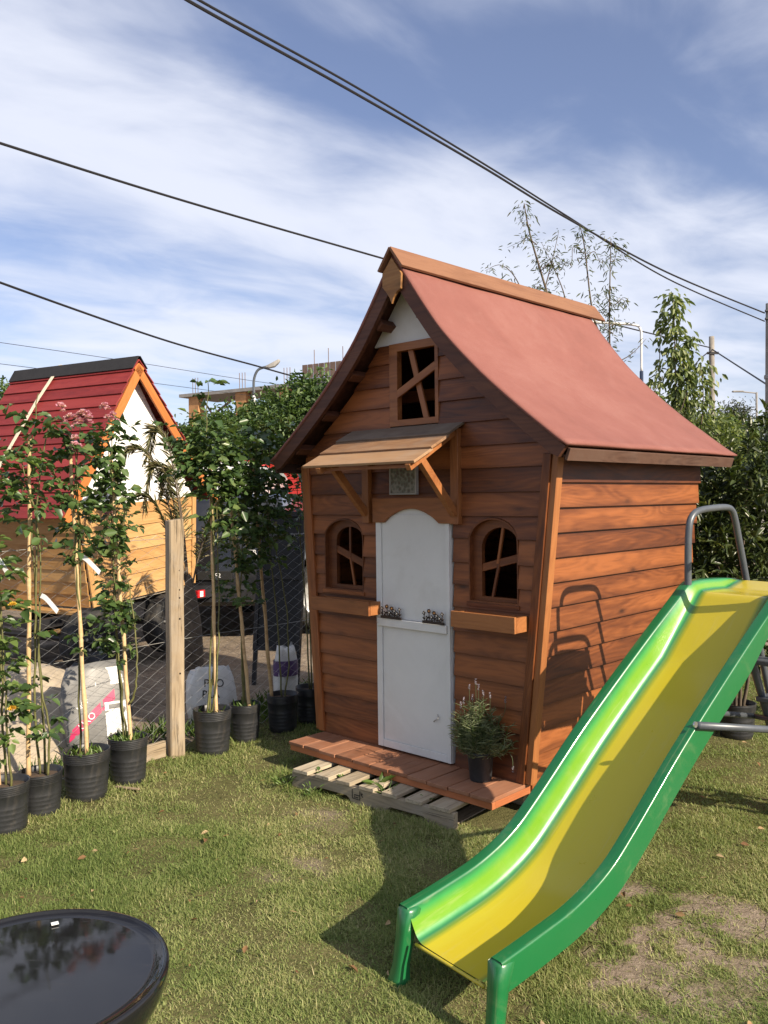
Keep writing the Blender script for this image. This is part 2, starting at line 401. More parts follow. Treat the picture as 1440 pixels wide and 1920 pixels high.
M['sand'] = plain('sand', (.34, .285, .21), .95, .16, 9.0, bmp=.8, bscale=35)
M['tileedge'] = plain('tile_edge', (.34, .33, .31), .5, .1, 10)
M['flowermetal'] = plain('brown_metal', (.030, .020, .017), .55, .2, 30)
M['petal'] = leafmat('pink_petals', [(.1, (.50, .16, .28)), (.5, (.66, .34, .44)), (.9, (.76, .60, .60))], .6, .3, .2)
M['petaly'] = leafmat('yellow_petals', [(.1, (.60, .32, .03)), (.9, (.72, .55, .10))], .6, .3, .2)
M['roseleaf'] = leafmat('rose_leaf', [(.08, (.024, .048, .016)), (.4, (.050, .095, .028)), (.72, (.090, .145, .042)), (.97, (.17, .21, .07))], .36, .22)
M['roselight'] = leafmat('rose_leaf_light', [(.05, (.03, .06, .018)), (.5, (.07, .125, .03)), (.9, (.16, .22, .06)), (1, (.35, .30, .06))], .38, .28)
M['treeleaf'] = leafmat('tree_leaf', [(.1, (.034, .066, .019)), (.5, (.072, .125, .034)), (.9, (.135, .195, .06))], .5, .3)
M['paleleaf'] = leafmat('pale_leaf', [(.1, (.075, .105, .032)), (.5, (.14, .185, .060)), (.9, (.24, .27, .10))], .5, .3)
M['darkleaf'] = leafmat('dark_leaf', [(.1, (.022, .030, .012)), (.5, (.042, .052, .020)), (.9, (.075, .082, .032))], .6, .2)
M['photinia'] = leafmat('photinia_leaf', [(.08, (.022, .034, .012)), (.4, (.040, .060, .018)), (.72, (.075, .095, .028)), (.9, (.15, .145, .04)), (1, (.17, .07, .035))], .36, .2, .45)
M['willow'] = leafmat('willow_leaf', [(.1, (.055, .08, .03)), (.6, (.10, .125, .055)), (.95, (.20, .17, .09))], .5, .3)
M['palm'] = leafmat('palm_leaf', [(.1, (.09, .10, .04)), (.5, (.17, .175, .075)), (.95, (.38, .31, .16))], .45, .2)
M['lavender'] = leafmat('lavender_leaf', [(.1, (.09, .12, .055)), (.5, (.17, .20, .10)), (.9, (.30, .33, .20))], .6, .25)
M['lavflower'] = leafmat('lavender_flower', [(.1, (.22, .19, .25)), (.9, (.44, .40, .45))], .8, .2, .1)
M['weed'] = leafmat('weed_leaf', [(.1, (.05, .09, .02)), (.6, (.10, .17, .035)), (.95, (.18, .24, .07))], .45, .3)
M['grass'] = leafmat('grass_blade', [(.02, (.065, .108, .024)), (.30, (.150, .205, .056)), (.52, (.26, .29, .105)), (.75, (.40, .37, .185)), (1, (.55, .47, .29))], .6, .3, .25, patch=.3)

# ------------------------------------------------------------------ ground
def ground_mat():
    m, nt, bs = new_mat('yard_dirt'); geo = nn(nt, 'ShaderNodeNewGeometry'); p = geo.outputs['Position']
    a = noise(nt, p, .8, 8, .65, .5); b = noise(nt, p, 9.0, 8, .7, .3)
    f = mth(nt, 'ADD', mth(nt, 'MULTIPLY', a, .5), mth(nt, 'MULTIPLY', b, .5))
    col = ramp_of(nt, f, [(.32, (.10, .078, .058)), (.5, (.20, .16, .12)), (.68, (.34, .28, .21))])
    nt.links.new(col, bs.inputs['Base Color']); bs.inputs['Roughness'].default_value = .95; bs.inputs['Specular IOR Level'].default_value = .1
    bump(nt, bs, mth(nt, 'ADD', b, mth(nt, 'MULTIPLY', noise(nt, p, 40, 5, .7), .5)), .9, .03)
    return m
def lawn_mat():
    m, nt, bs = new_mat('lawn_soil'); geo = nn(nt, 'ShaderNodeNewGeometry'); p = geo.outputs['Position']
    at = nn(nt, 'ShaderNodeAttribute', attribute_name='bare')
    b = noise(nt, p, 22.0, 8, .7, .4); c = noise(nt, p, 90.0, 5, .7); a = noise(nt, p, 2.2, 5, .6)
    soil = ramp_of(nt, mth(nt, 'ADD', mth(nt, 'MULTIPLY', b, .6), mth(nt, 'MULTIPLY', c, .4)),
                   [(.3, (.13, .10, .074)), (.5, (.25, .20, .150)), (.7, (.38, .315, .245))])
    thatch = ramp_of(nt, mth(nt, 'ADD', mth(nt, 'MULTIPLY', c, .6), mth(nt, 'MULTIPLY', a, .4)),
                     [(.3, (.05, .055, .02)), (.52, (.125, .12, .05)), (.75, (.24, .20, .10))])
    # hairline drying cracks
    vo = nn(nt, 'ShaderNodeTexVoronoi', feature='DISTANCE_TO_EDGE'); vo.inputs['Scale'].default_value = 5.5
    mv = nn(nt, 'ShaderNodeMixRGB'); mv.inputs[0].default_value = .12
    nz = nn(nt, 'ShaderNodeTexNoise'); nz.inputs['Scale'].default_value = 7.0; nz.inputs['Detail'].default_value = 5; nt.links.new(p, nz.inputs['Vector'])
    nt.links.new(p, mv.inputs[1]); nt.links.new(nz.outputs['Color'], mv.inputs[2]); nt.links.new(mv.outputs[0], vo.inputs['Vector'])
    crack = ramp_of(nt, vo.outputs['Distance'], [(.0, (1, 1, 1)), (.02, (0, 0, 0))])
    cr = mth(nt, 'MULTIPLY', crack, mth(nt, 'MULTIPLY', ramp_of(nt, noise(nt, p, 1.7, 3), [(.48, (0, 0, 0)), (.6, (1, 1, 1))]), .6))
    soil = mixc(nt, cr, soil, (.05, .038, .028))
    col = mixc(nt, at.outputs['Fac'], thatch, soil)
    nt.links.new(col, bs.inputs['Base Color']); bs.inputs['Roughness'].default_value = .95; bs.inputs['Specular IOR Level'].default_value = .08
    h = mth(nt, 'SUBTRACT', mth(nt, 'ADD', b, mth(nt, 'MULTIPLY', c, .6)), mth(nt, 'MULTIPLY', cr, 1.2))
    bump(nt, bs, h, .9, .016)
    return m
M['ground'] = ground_mat(); M['lawn'] = lawn_mat()
tag(MB().add([(-500, -300, -.03), (500, -300, -.03), (500, 900, -.03), (-500, 900, -.03)], [(0, 1, 2, 3)]).build('ground', M['ground']), kind='structure')

FENCE_A = np.array([-2.72, 3.55]); FENCE_B = np.array([-.42, 6.62])      # foot of the chain-link fence
def fence_side(x, y):                                                    # > 0 on the lawn side
    d = FENCE_B-FENCE_A; n = np.array([d[1], -d[0]])/np.linalg.norm(d)
    return (x-FENCE_A[0])*n[0]+(y-FENCE_A[1])*n[1]
SL_O = np.array([.031, 2.809]); SL_A = np.array([math.cos(R(38)), math.sin(R(38))]); SL_N = np.array([SL_A[1], -SL_A[0]])
def bareness(x, y):
    x = np.asarray(x, float); y = np.asarray(y, float)
    n = fbm(x, y, .55, 3, 6); n2 = fbm(x, y, 1.6, 21, 3); n3 = fbm(x, y, .13, 63, 4)
    right = 1/(1+np.exp(-(x-.55-.25*(y-3))*4.0))                          # worn on the slide's side
    near = 1/(1+np.exp((y-3.9)*2.2))
    b = (n-.71)*5.0+(n2-.5)*1.2+right*near*(-.02+(n-.5)*5.0+(n3-.5)*4.0)+right*.10+(n3-.5)*1.0-.10
    for cx, cy, r, k in ((.10, 2.75, .40, .8), (.35, 2.2, .5, .5), (-1.25, 5.2, .25, .8), (-1.75, 4.45, .3, .3), (-.55, 3.95, .35, .2), (1.25, 3.0, .35, .4), (-.95, 2.35, .3, .25)):
        b = b+k*np.exp(-((x-cx)**2+(y-cy)**2)/(r*r))
    return np.clip(b, 0, 1)
def lawn_z(x, y):
    return .010*(fbm(x, y, .9, 51, 3)-.5)*2+.006*(fbm(x, y, .22, 77, 3)-.5)*2
def build_lawn():
    xs = np.arange(-3.0, 5.41, .035); ys = np.arange(-1.2, 9.0, .035)
    X, Y = np.meshgrid(xs, ys); Z = lawn_z(X, Y)
    V = np.stack([X, Y, Z], -1).reshape(-1, 3); nx = len(xs); ny = len(ys)
    I = np.arange(nx*ny).reshape(ny, nx)
    F = np.stack([I[:-1, :-1], I[:-1, 1:], I[1:, 1:], I[1:, :-1]], -1).reshape(-1, 4)
    cx = V[F].mean(1); keep = (fence_side(cx[:, 0], cx[:, 1]) > -.12)
    F = F[keep]
    o = np_mesh('lawn', V, F.ravel(), np.full(len(F), 4), None, M['lawn'], smooth=True)
    at = o.data.attributes.new('bare', 'FLOAT', 'POINT'); at.data.foreach_set('value', bareness(V[:, 0], V[:, 1]).astype(np.float32))
    tag(o, kind='structure')
build_lawn()

def build_grass():
    def region(n, y0, y1):
        y = y0+(y1-y0)*rng.random(n); x = (rng.random(n)*2-1)*(.47*y+.5); return x, y
    x1, y1 = region(740000, 1.75, 4.3); x2, y2 = region(330000, 4.3, 7.4)
    x = np.concatenate([x1, x2]); y = np.concatenate([y1, y2])
    q = rng.random(len(x))
    bare = bareness(x, y); tuft = fbm(x, y, .16, 91, 3); big = fbm(x, y, .8, 17, 3)
    island = np.clip((fbm(x, y, .13, 63, 4)-.50)*7, 0, 1)*.55*np.clip((fbm(x, y, .5, 47, 3)-.30)*4, 0, 1)
    keep = (q < np.maximum(1-bare*.955, island)*(.35+1.0*np.clip((tuft-.32)*2.6, 0, 1))) & (fence_side(x, y) > .02)
    # not under the playhouse or the pallet
    lx = (x-.494)*.7218-(y-4.04)*.6921; ly = (x-.494)*.6921+(y-4.04)*.7218
    keep &= ~((lx > -1.5) & (lx < .0) & (ly > .02) & (ly < 2.0))
    keep &= ~((lx > -1.22) & (lx < -.17) & (ly > -.13) & (ly < .1))
    keep &= ~((x*x+(y-1.2)**2) < .05)
    x, y, bare, tuft, big, lx, ly = [q_[keep] for q_ in (x, y, bare, tuft, big, lx, ly)]; N = len(x)
    z = lawn_z(x, y)-.004
    broad = rng.random(N) < .22                                          # small broad weeds among the blades
    far = np.clip((y-4.0)/3.0, 0, 1)
    h = (.009+.017*rng.random(N)**1.6)*(.6+1.1*np.clip(tuft-.25, 0, 1))*(.8+.6*big)
    h = np.where(rng.random(N) < .015, h*1.9, h); h = np.where(broad, h*.55, h)
    # left uncut beside the pots, the fence and the playhouse
    fs = fence_side(x, y); h *= 1+.9*np.exp(-(fs-.15)**2/.06)
    edge = np.exp(-((ly+.12)/.14)**2)*((lx > -1.6) & (lx < .2)); h *= 1+.8*edge
    w = (.0021+.0017*rng.random(N))*(1+.8*far); w = np.where(broad, w*2.6, w)
    a = rng.random(N)*2*PI; lean = np.abs(rng.normal(.9, .6, N)); lean = np.where(broad, lean+.7, lean)
    dx = np.cos(a); dy = np.sin(a); sx = -dy; sy = dx
    def P(t, side):
        off = lean*h*t*t; zz = h*t*(1-.22*lean*t)
        return np.stack([x+dx*off+sx*side*w, y+dy*off+sy*side*w, z+np.maximum(zz, .002)], -1)
    V = np.stack([P(0, -.5), P(0, .5), P(.55, .42), P(.55, -.42), P(1, 0)], 1).reshape(-1, 3)
    b0 = (np.arange(N)*5)[:, None]
    F = np.concatenate([b0+np.array([0, 1, 2, 3]), b0+np.array([3, 2, 4])], 1).ravel()
    sizes = np.tile([4, 3], N)
    dry = np.clip((fbm(x, y, .5, 131, 5)-.42)*3.2, 0, 1)
    var = np.clip(.06+.40*rng.random(N)**1.2+.48*dry*rng.random(N)**.6+.16*bare-.12*broad*(1-dry)+.30*(rng.random(N) < .10), 0, 1)
    tag(np_mesh('lawn_grass', V, F, sizes, np.repeat(var, 2), M['grass']), 'short patchy green and straw coloured lawn grass', 'grass', kind='stuff')
build_grass()
# grass on the far side of the fence, by the sacks
def build_rough():
    n = 9000; x = -2.6+2.2*rng.random(n); y = 4.9+2.4*rng.random(n); fs = fence_side(x, y)
    k = (fs < -.05) & (fs > -.55) & (fbm(x, y, .3, 5, 3) > .45); x, y = x[k], y[k]; N = len(x)
    h = .05+.10*rng.random(N); a = rng.random(N)*2*PI; w = .005
    pos = np.stack([x, y, np.full(N, -.03)], -1)
    d = np.stack([np.cos(a)*.45, np.sin(a)*.45, np.ones(N)], -1)
    o = leaves('rough_grass', pos, d, h, .07, M['weed']); tag(o, 'longer rough grass growing behind the chain-link fence', 'grass', kind='stuff')
build_rough()

# ------------------------------------------------------------------ the stained playhouse
HO = (.494, 4.040, 0.0); HR = -R(43.8)
house = thing('wooden_playhouse', 'stained wooden playhouse with a curved red roof and white door', 'playhouse', HO, HR)
CX = -.733
PROF = [(0, 2.905), (.09, 2.785), (.21, 2.622), (.345, 2.452), (.515, 2.280), (.67, 2.142), (.86, 1.990), (1.066, 1.834)]    # half section of the roof top
def prof_fine(n=4):
    return [(p.x, p.y) for p in smooth_path([(a, b, 0) for a, b in PROF], n)]
PF = prof_fine()
def roof_z(dx, off=0.0):
    dx = abs(dx)
    for (a, b), (c, d) in zip(PF, PF[1:]):
        if a <= dx <= c: return b+(d-b)*(dx-a)/(c-a)-off
    return PF[-1][1]-off
def roof_x(z):                                         # half width of the roof's underside at height z
    for (a, b), (c, d) in zip(PF, PF[1:]):
        if d <= z <= b: return a+(c-a)*(b-z)/(b-d)
    return PF[-1][0]
WY = .30; WB = 1.93                                   # front and back wall planes (local y)
def wxl(z): return -1.517-.069*(z-.155)
def wxr(z): return -.012+.1076*(z-.155)
def lim(z):
    l, r = wxl(z), wxr(z)
    if z > 1.78:
        w = roof_x(z+.115)
        l, r = max(l, CX-w), min(r, CX+w)
    return l, r
def arch_w(z, op):
    xl, xr, zb, zs, zt = op
    if z <= zb or z >= zt: return None
    if z <= zs: return xl, xr
    k = math.sqrt(max(0, 1-((z-zs)/(zt-zs))**2)); c = (xl+xr)/2; h = (xr-xl)/2
    return c-h*k, c+h*k
OPS = [(-1.462, -1.128, 1.045, 1.36, 1.472), (-.345, -.035, 1.050, 1.365, 1.486)]
DOOR = (-1.012, -.452, 0, 1.46); GW = (-.895, -.540, 1.997, 2.456)
def span_cells(z0, z1):
    """wall polygons (x, z) of one siding row, cut round the door and the windows"""
    zm = (z0+z1)/2
    zs = [z0+(z1-z0)*i/6 for i in range(7)]
    L = [lim(z)[0] for z in zs]; Rr = [lim(z)[1] for z in zs]
    cuts = []
    if zm < DOOR[3]: cuts.append(('rect', DOOR[0], DOOR[1]))
    if GW[2]-.03 < zm < GW[3]: cuts.append(('rect', GW[0], GW[1]))
    for op in OPS:
        if z1 > op[2]+.02 and z0 < op[4]-.01: cuts.append(('arch', op))
    cuts.sort(key=lambda c: c[1] if c[0] == 'rect' else c[1][0])
    left = [(L[i], zs[i]) for i in range(7)]
    cells = []; start = left; pend_top = None
    cur_bottom = []; polys = []
    edge = left                                         # left edge, bottom to top, of the cell being built
    bottom_extra = []; top_extra = []                   # notch points along the lower and upper edges, left to right
    for c in cuts:
        if c[0] == 'rect':
            re = [(c[1], z) for z in zs]
            polys.append((edge, bottom_extra, re, top_extra)); edge = [(c[2], z) for z in zs]; bottom_extra = []; top_extra = []
        else:
            op = c[1]
            if z1 >= op[4]-.001:                        # crown of the arch: a notch in the lower edge
                a0 = arch_w(max(z0, op[2]+.001), op); pts = []
                for i in range(13):
                    zz = max(z0, op[2]+.001)+(op[4]-max(z0, op[2]+.001))*math.sin(PI/2*i/12)
                    aw = arch_w(min(zz, op[4]-1e-4), op); pts.append((aw[0], zz))
                rp = []
                for x, zz in reversed(pts): rp.append((op[0]+op[1]-x, zz))
                bottom_extra = bottom_extra+[pts[0][:1]+(z0,)]+pts+rp+[(rp[-1][0], z0)]
            elif z0 < op[2]:                            # the sill: a notch in the upper edge
                top_extra = top_extra+[(op[0], z1), (op[0], op[2]), (op[1], op[2]), (op[1], z1)]
            else:
                re = []; le = []
                for z in zs:
                    aw = arch_w(z, op); re.append((aw[0], z)); le.append((aw[1], z))
                polys.append((edge, bottom_extra, re, top_extra)); edge = le; bottom_extra = []; top_extra = []
    polys.append((edge, bottom_extra, [(Rr[i], zs[i]) for i in range(7)], top_extra))
    out = []
    for le, be, re, te in polys:
        if min(re[i][0]-le[i][0] for i in range(7)) < -.001 and max(re[i][0]-le[i][0] for i in range(7)) < .02: continue
        poly = [le[0]]+be+re+list(reversed(te))+list(reversed(le[1:]))
        if min(p[0] for p in re) - max(p[0] for p in le) < -.3: continue
        pp = []
        for q in poly:
            if not pp or abs(q[0]-pp[-1][0])+abs(q[1]-pp[-1][1]) > 1e-4: pp.append(q)
        out.append(pp)
    return out
def wall_plank(name, poly, y, m, tilt=.105, t=.014, flip=1):
    cx = sum(p[0] for p in poly)/len(poly); cz = sum(p[1] for p in poly)/len(poly)
    tl = tilt+random.uniform(-.012, .012)
    if flip > 0: X = Vector((-1, 0, 0)); Yo = Vector((0, -1, 0))
    else: X = Vector((1, 0, 0)); Yo = Vector((0, 1, 0))
    Z = (Vector((0, 0, 1))-Yo*tl).normalized()
    mt = frame((cx, y+Yo.y*random.uniform(0, .002), cz), X, Z)
    loc = [((p[0]-cx)*X.x, p[1]-cz) for p in poly]
    return MB().prism(loc, 0, t).build(name, m, house, mt, bevel=.0012)
zrow = .162; k = 0
while zrow < 2.80:
    h = .1215+.006*math.sin(k*2.3); z1 = min(zrow+h, 2.452 if zrow < 2.45 else 2.80)
    if zrow > 2.44: break
    for poly in span_cells(zrow-.004, z1+.004):
        wall_plank('siding_plank', poly, WY, M['siding'])
    zrow = z1; k += 1
# white triangle over the small window
tri = [(CX-roof_x(2.46+.05), 2.458), (CX+roof_x(2.46+.05), 2.458), (CX+.03, 2.80), (CX-.03, 2.80)]
o = MB().prism(tri, WY-.004, WY+.01).build('gable_panel', M['white'], house); o['label'] = 'off-white triangular panel under the ridge'
# back wall, simple rows
z = .162
while z < 2.6:
    z1 = z+.1235; l0, r0 = lim(z); l1, r1 = lim(z1)
    if r1-l1 > .1: wall_plank('siding_plank', [(l0, z-.004), (r0, z-.004), (r1, z1+.004), (l1, z1+.004)], WB, M['siding'], flip=-1)
    z = z1
# side walls lean outwards
for side in (1, -1):
    fx = (lambda z: wxr(z)) if side > 0 else (lambda z: wxl(z))
    s = (.1076 if side > 0 else -.069)
    z = .062
    while z < 1.78:
        z1 = min(z+.1233, 1.86); zc = (z+z1)/2
        Yo = Vector((side, 0, -side*s)).normalized(); Zw = Vector((s, 0, 1)).normalized()
        X = Vector((0, -side, 0))
        tl = .155+random.uniform(-.012, .012)
        Zt = (Zw-Yo*tl).normalized()
        y0, y1 = WY+.030, WB
        mt = frame((fx(zc)+side*.002, (y0+y1)/2, zc), X, Zt)
        hh = (z1-z)/2+.004
        lenh = (y1-y0)/2
        MB().prism([(-lenh, -hh), (lenh, -hh), (lenh, hh), (-lenh, hh)], 0, .020).build('siding_plank', M['siding'], house, mt, bevel=.0012)
        z = z1
# corner boards
def corner(zf, y, dx, dy, w, t):
    p0 = Vector((zf(.165)+dx, y+dy, .165)); p1 = Vector((zf(1.80)+dx, y+dy, 1.80)); return p0, p1
for zf, sg in ((wxr, 1), (wxl, -1)):
    p0, p1 = corner(zf, WY, -sg*.018, -.022, 0, 0)
    plank('corner_board', house, p0, p1, .046, .018, M['siding'], up=(1, 0, 0))
    p0, p1 = corner(zf, WY, sg*.024, .006, 0, 0)
    plank('corner_board', house, p0, p1, .034, .052, M['trim'], up=(1, 0, 0))
# inside: floor, ceiling beams, so the windows look into a dark room
MB().box((-1.50, WY+.03, .10), (-.02, WB-.03, .158)).build('floor', M['deckside'], house)
plank('tie_beam', house, (-1.12, .62, 2.20), (-.35, .62, 2.20), .07, .05, M['siding'])
plank('tie_beam', house, (-1.5, 1.2, 1.80), (.03, 1.2, 1.80), .08, .05, M['siding'])
# the floor's edge under the side wall and skids on the ground
plank('floor_joist', house, (-.022, WY+.02, .125), (-.022, WB, .125), .055, .03, M['deckside'])
plank('floor_joist', house, (-1.482, WY+.02, .125), (-1.482, WB, .125), .055, .03, M['deckside'])
for yy in (.45, 1.1, 1.8):
    plank('skid', house, (-1.44, yy, .048), (-.10, yy, .048), .10, .09, M['palletside'])

# windows with crooked bars
def arch_outline(xl, xr, zb, zs, zt, n=14):
    pts = [(xl, zb), (xr, zb), (xr, zs)]
    c = (xl+xr)/2; h = (xr-xl)/2
    for i in range(1, n):
        a = PI*i/n; pts.append((c+h*math.cos(a), zs+(zt-zs)*math.sin(a)))
    pts.append((xl, zs)); return pts
def arch_window(op, inner, bars, label):
    w = MB().ring(arch_outline(*op), arch_outline(*inner), WY+.012, WY+.040).build('window_frame', M['siding'], house, bevel=.001)
    w['label'] = label
    for a, b, ww in bars:
        plank('glazing_bar', w, (a[0], WY+.024-.003*(abs(a[0]-b[0]) < .1), a[1]), (b[0], WY+.024-.003*(abs(a[0]-b[0]) < .1), b[1]), ww, .014, M['siding'], up=(0, 0, 1) if abs(a[0]-b[0]) > .1 else (1, 0, 0))
    # reveal lining the cut in the siding
    lin = MB().ring(arch_outline(*op), arch_outline(op[0]+.007, op[1]-.007, op[2]+.007, op[3], op[4]-.007), WY-.018, WY+.044).build('reveal', M['siding'], w)
    plank('sill', w, (op[0]-.01, WY-.014, op[2]-.012), (op[1]+.01, WY-.014, op[2]-.012), .022, .03, M['siding'])
arch_window((-1.462, -1.128, 1.045, 1.36, 1.472), (-1.388, -1.146, 1.076, 1.335, 1.425),
            [((-1.395, 1.290), (-1.140, 1.200), .042), ((-1.272, 1.425), (-1.272, 1.24), .014), ((-1.275, 1.25), (-1.238, 1.07), .014)],
            'small arched window left of the door')
arch_window((-.345, -.035, 1.050, 1.365, 1.486), (-.283, -.043, 1.078, 1.325, 1.437),
            [((-.29, 1.225), (-.037, 1.290), .040), ((-.150, 1.437), (-.185, 1.25), .015), ((-.178, 1.25), (-.220, 1.07), .015)],
            'larger arched window right of the door')
def rect(x0, x1, z0, z1): return [(x0, z0), (x1, z0), (x1, z1), (x0, z1)]
gw = MB().ring(rect(-.898, -.538, 1.995, 2.457), rect(-.838, -.562, 2.030, 2.412), WY-.022, WY+.018).build('window_frame', M['trim'], house, bevel=.0015)
gw['label'] = 'rectangular attic window with crossed crooked bars'
plank('glazing_bar', gw, (-.86, WY-.014, 2.165), (-.555, WY-.014, 2.310), .042, .014, M['trim'])
plank('glazing_bar', gw, (-.757, WY+.004, 2.425), (-.640, WY+.004, 2.02), .036, .014, M['trim'])

# door
DYF = WY-.0205
door = MB().box((-1.006, DYF-.004, .172), (-.462, WY+.012, 1.540)).build('door', M['white'], house); door['label'] = 'plain white painted half door'
for a, b in (((-1.006, .172), (-.965, 1.52)), ((-.492, .172), (-.464, 1.48))):
    MB().box((a[0], DYF-.016, a[1]), (b[0], DYF-.0045, b[1])).build('stile', M['white'], door, bevel=.002)
MB().box((-.9645, DYF-.015, .172), (-.4925, DYF-.0045, .215)).build('rail', M['white'], door, bevel=.002)
MB().box((-.995, DYF-.028, .866), (-.478, DYF-.0165, .912)).build('rail', M['white'], door, bevel=.002)
for z0, z1 in ((.216, .865), (.913, 1.5)):
    MB().box((-.963, DYF-.008, z0), (-.494, DYF-.0045, z1)).build('panel', M['white'], door, bevel=.001)
MB().tube(smooth_path([(-.560, DYF-.010, .420), (-.548, DYF-.02, .408), (-.556, DYF-.022, .396), (-.575, DYF-.015, .388), (-.586, DYF-.012, .378)], 4), .003, 5).build('string_pull', M['tileedge'], door)
MB().lathe([(0, 0), (.004, 0), (.004, .004), (0, .004)], 10, (-.985, DYF-.033, .885), 'Y').build('screw_head', M['bolt'], door)
def flower_row(x0, x1, z0):
    mb = MB().box((x0, DYF-.034, z0), (x1, DYF-.0285, z0+.014))
    rnd = random.Random(int(x0*1000)); n = 8; heads = []
    for i in range(n):
        x = x0+.012+(x1-x0-.024)*i/(n-1); h = (.055, .030, .068, .036, .060, .046, .034, .058)[i]; y = DYF-.031
        mb.bar((x, y, z0+.01), (x, y, z0+h), .0035, .004, up=(0, 1, 0))
        for sgn in (-1, 1): mb.bar((x, y, z0+h*.4), (x+sgn*.010, y, z0+h*.55), .005, .004, up=(0, 1, 0))
        heads.append((x, z0+h, i))
    ob = mb.build('flower_ornament', M['flowermetal'], door)
    for x, z, i in heads:
        star = []
        for q in range(16):
            a = 2*PI*q/16; r = .0115*(1.0 if (i in (2, 4)) else (1.0 if q % 4 in (0, 1) else .62)); star.append((x+r*math.cos(a), z+r*math.sin(a)))
        hd = MB().prism(star, DYF-.036, DYF-.030).build('flower_head', M['flowermetal'], door)
        MB().lathe([(0, 0), (.005, 0), (.005, .0025), (0, .0025)], 10, (x, DYF-.0385, z), 'Y').build('flower_centre', M['plaque'] if i in (2, 4) else M['tileedge'], door)
flower_row(-.958, -.800, .9125); flower_row(-.642, -.490, .9125)
# arched head board over the door
hp = [(-1.020, 1.455), (-.935, 1.455)]
for i in range(13):
    t = i/12; x = -.925+(-.535+.925)*t; hp.append((x, 1.462+.072*math.sin(PI*t)**.8 if 0 < t < 1 else 1.462))
hp += [(-.525, 1.455), (-.412, 1.455), (-.412, 1.594), (-1.020, 1.594)]
hc = (-.716, WY-.0255, 1.525)
MB().prism([(-(x-hc[0]), z-hc[2]) for x, z in hp], 0, .022).build('door_head', M['trimlight'], house, frame(hc, (-1, 0, 0), (0, 0, 1)), bevel=.002)

# awning over the door
AZ0, AZ1, AY0, AY1 = 1.985, 1.765, WY-.012, -.092
for i in range(3):
    t0 = i/3-.01; t1 = (i+1)/3+.035; lift = .010*(2-i)*.0+.007
    ya = AY0+(AY1-AY0)*t0; yb = AY0+(AY1-AY0)*t1; za = AZ0+(AZ1-AZ0)*t0-.004; zb = AZ0+(AZ1-AZ0)*t1+.010
    c = ((-1.205-.37)/2+random.uniform(-.006, .006), (ya+yb)/2, (za+zb)/2+.004)
    wdt = math.hypot(yb-ya, zb-za)
    plank('awning_board', house, (c[0]-.418, c[1], c[2]), (c[0]+.418, c[1], c[2]), wdt, .014, M['oldshaded'] if i == 0 else M['awning'], up=(0, ya-yb, za-zb))  # top board in darker wood: overhang shade painted in besides its age
for x, ext in ((-1.079, 0), (-.416, 0)):
    br = plank('awning_post', house, (x, WY-.030, 1.452), (x, WY-.030, 1.955), .034, .052, M['trim'], up=(0, 1, 0))
    dz = (AZ1-AZ0)/(AY1-AY0)
    rf = MB().bar((x, WY-.05, AZ0-.028-.02), (x, AY1-.012, AZ1-.020), .032, .034).build('awning_rafter', M['trim'], house, bevel=.001)
    MB().bar((x, WY-.044, 1.505), (x, AY1+.085, AZ1+.018), .034, .040).build('awning_strut', M['trim'], house, bevel=.001)
MB().bar((-1.14, AY1+.03, AZ1-.012), (-.43, AY1+.03, AZ1-.012), .018, .016).build('awning_batten', M['trim'], house)

# flower boxes under the windows
def flower_box(x0, x1, label):
    fb = plank('flower_box', house, (x0, WY-.125, .968), (x1, WY-.125, .968), .082, .016, M['trim']); fb['label'] = label
    inv = fb.matrix_basis.inverted()
    def sub(nm, lo, hi):
        o = MB().box(lo, hi).build(nm, M['trim'], fb); o.matrix_local = inv
        return o
    sub('end_board', (x0, WY-.1165, .932), (x0+.016, WY-.021, .999)); sub('end_board', (x1-.016, WY-.1165, .929), (x1, WY-.021, 1.003))
    sub('base_board', (x0+.017, WY-.1165, .930), (x1-.017, WY-.021, .944)); sub('back_board', (x0+.017, WY-.036, .945), (x1-.017, WY-.0215, 1.000))
flower_box(-1.462, -.975, 'narrow wooden flower box under the left window')
flower_box(-.378, .022, 'narrow wooden flower box under the right window')

# deck
deckx = -1.492
for i in range(11):
    w = 1.492/11
    x0 = -1.492+i*w; jz = random.uniform(-.0015, .0015); jy = random.uniform(-.006, .006)
    plank('deck_board', house, (x0+w/2, .0+jy, .151+jz), (x0+w/2, WY+.02, .151+jz), w-.006, .019, M['deck'], up=(1, 0, 0), bevel=.002)
plank('deck_rim', house, (-1.486, .022, .1235), (-.004, .022, .1235), .034, .028, M['deckside'])
for x in (-.020, -1.470): plank('deck_rim', house, (x, .037, .1235), (x, WY+.02, .1235), .034, .03, M['deckside'])

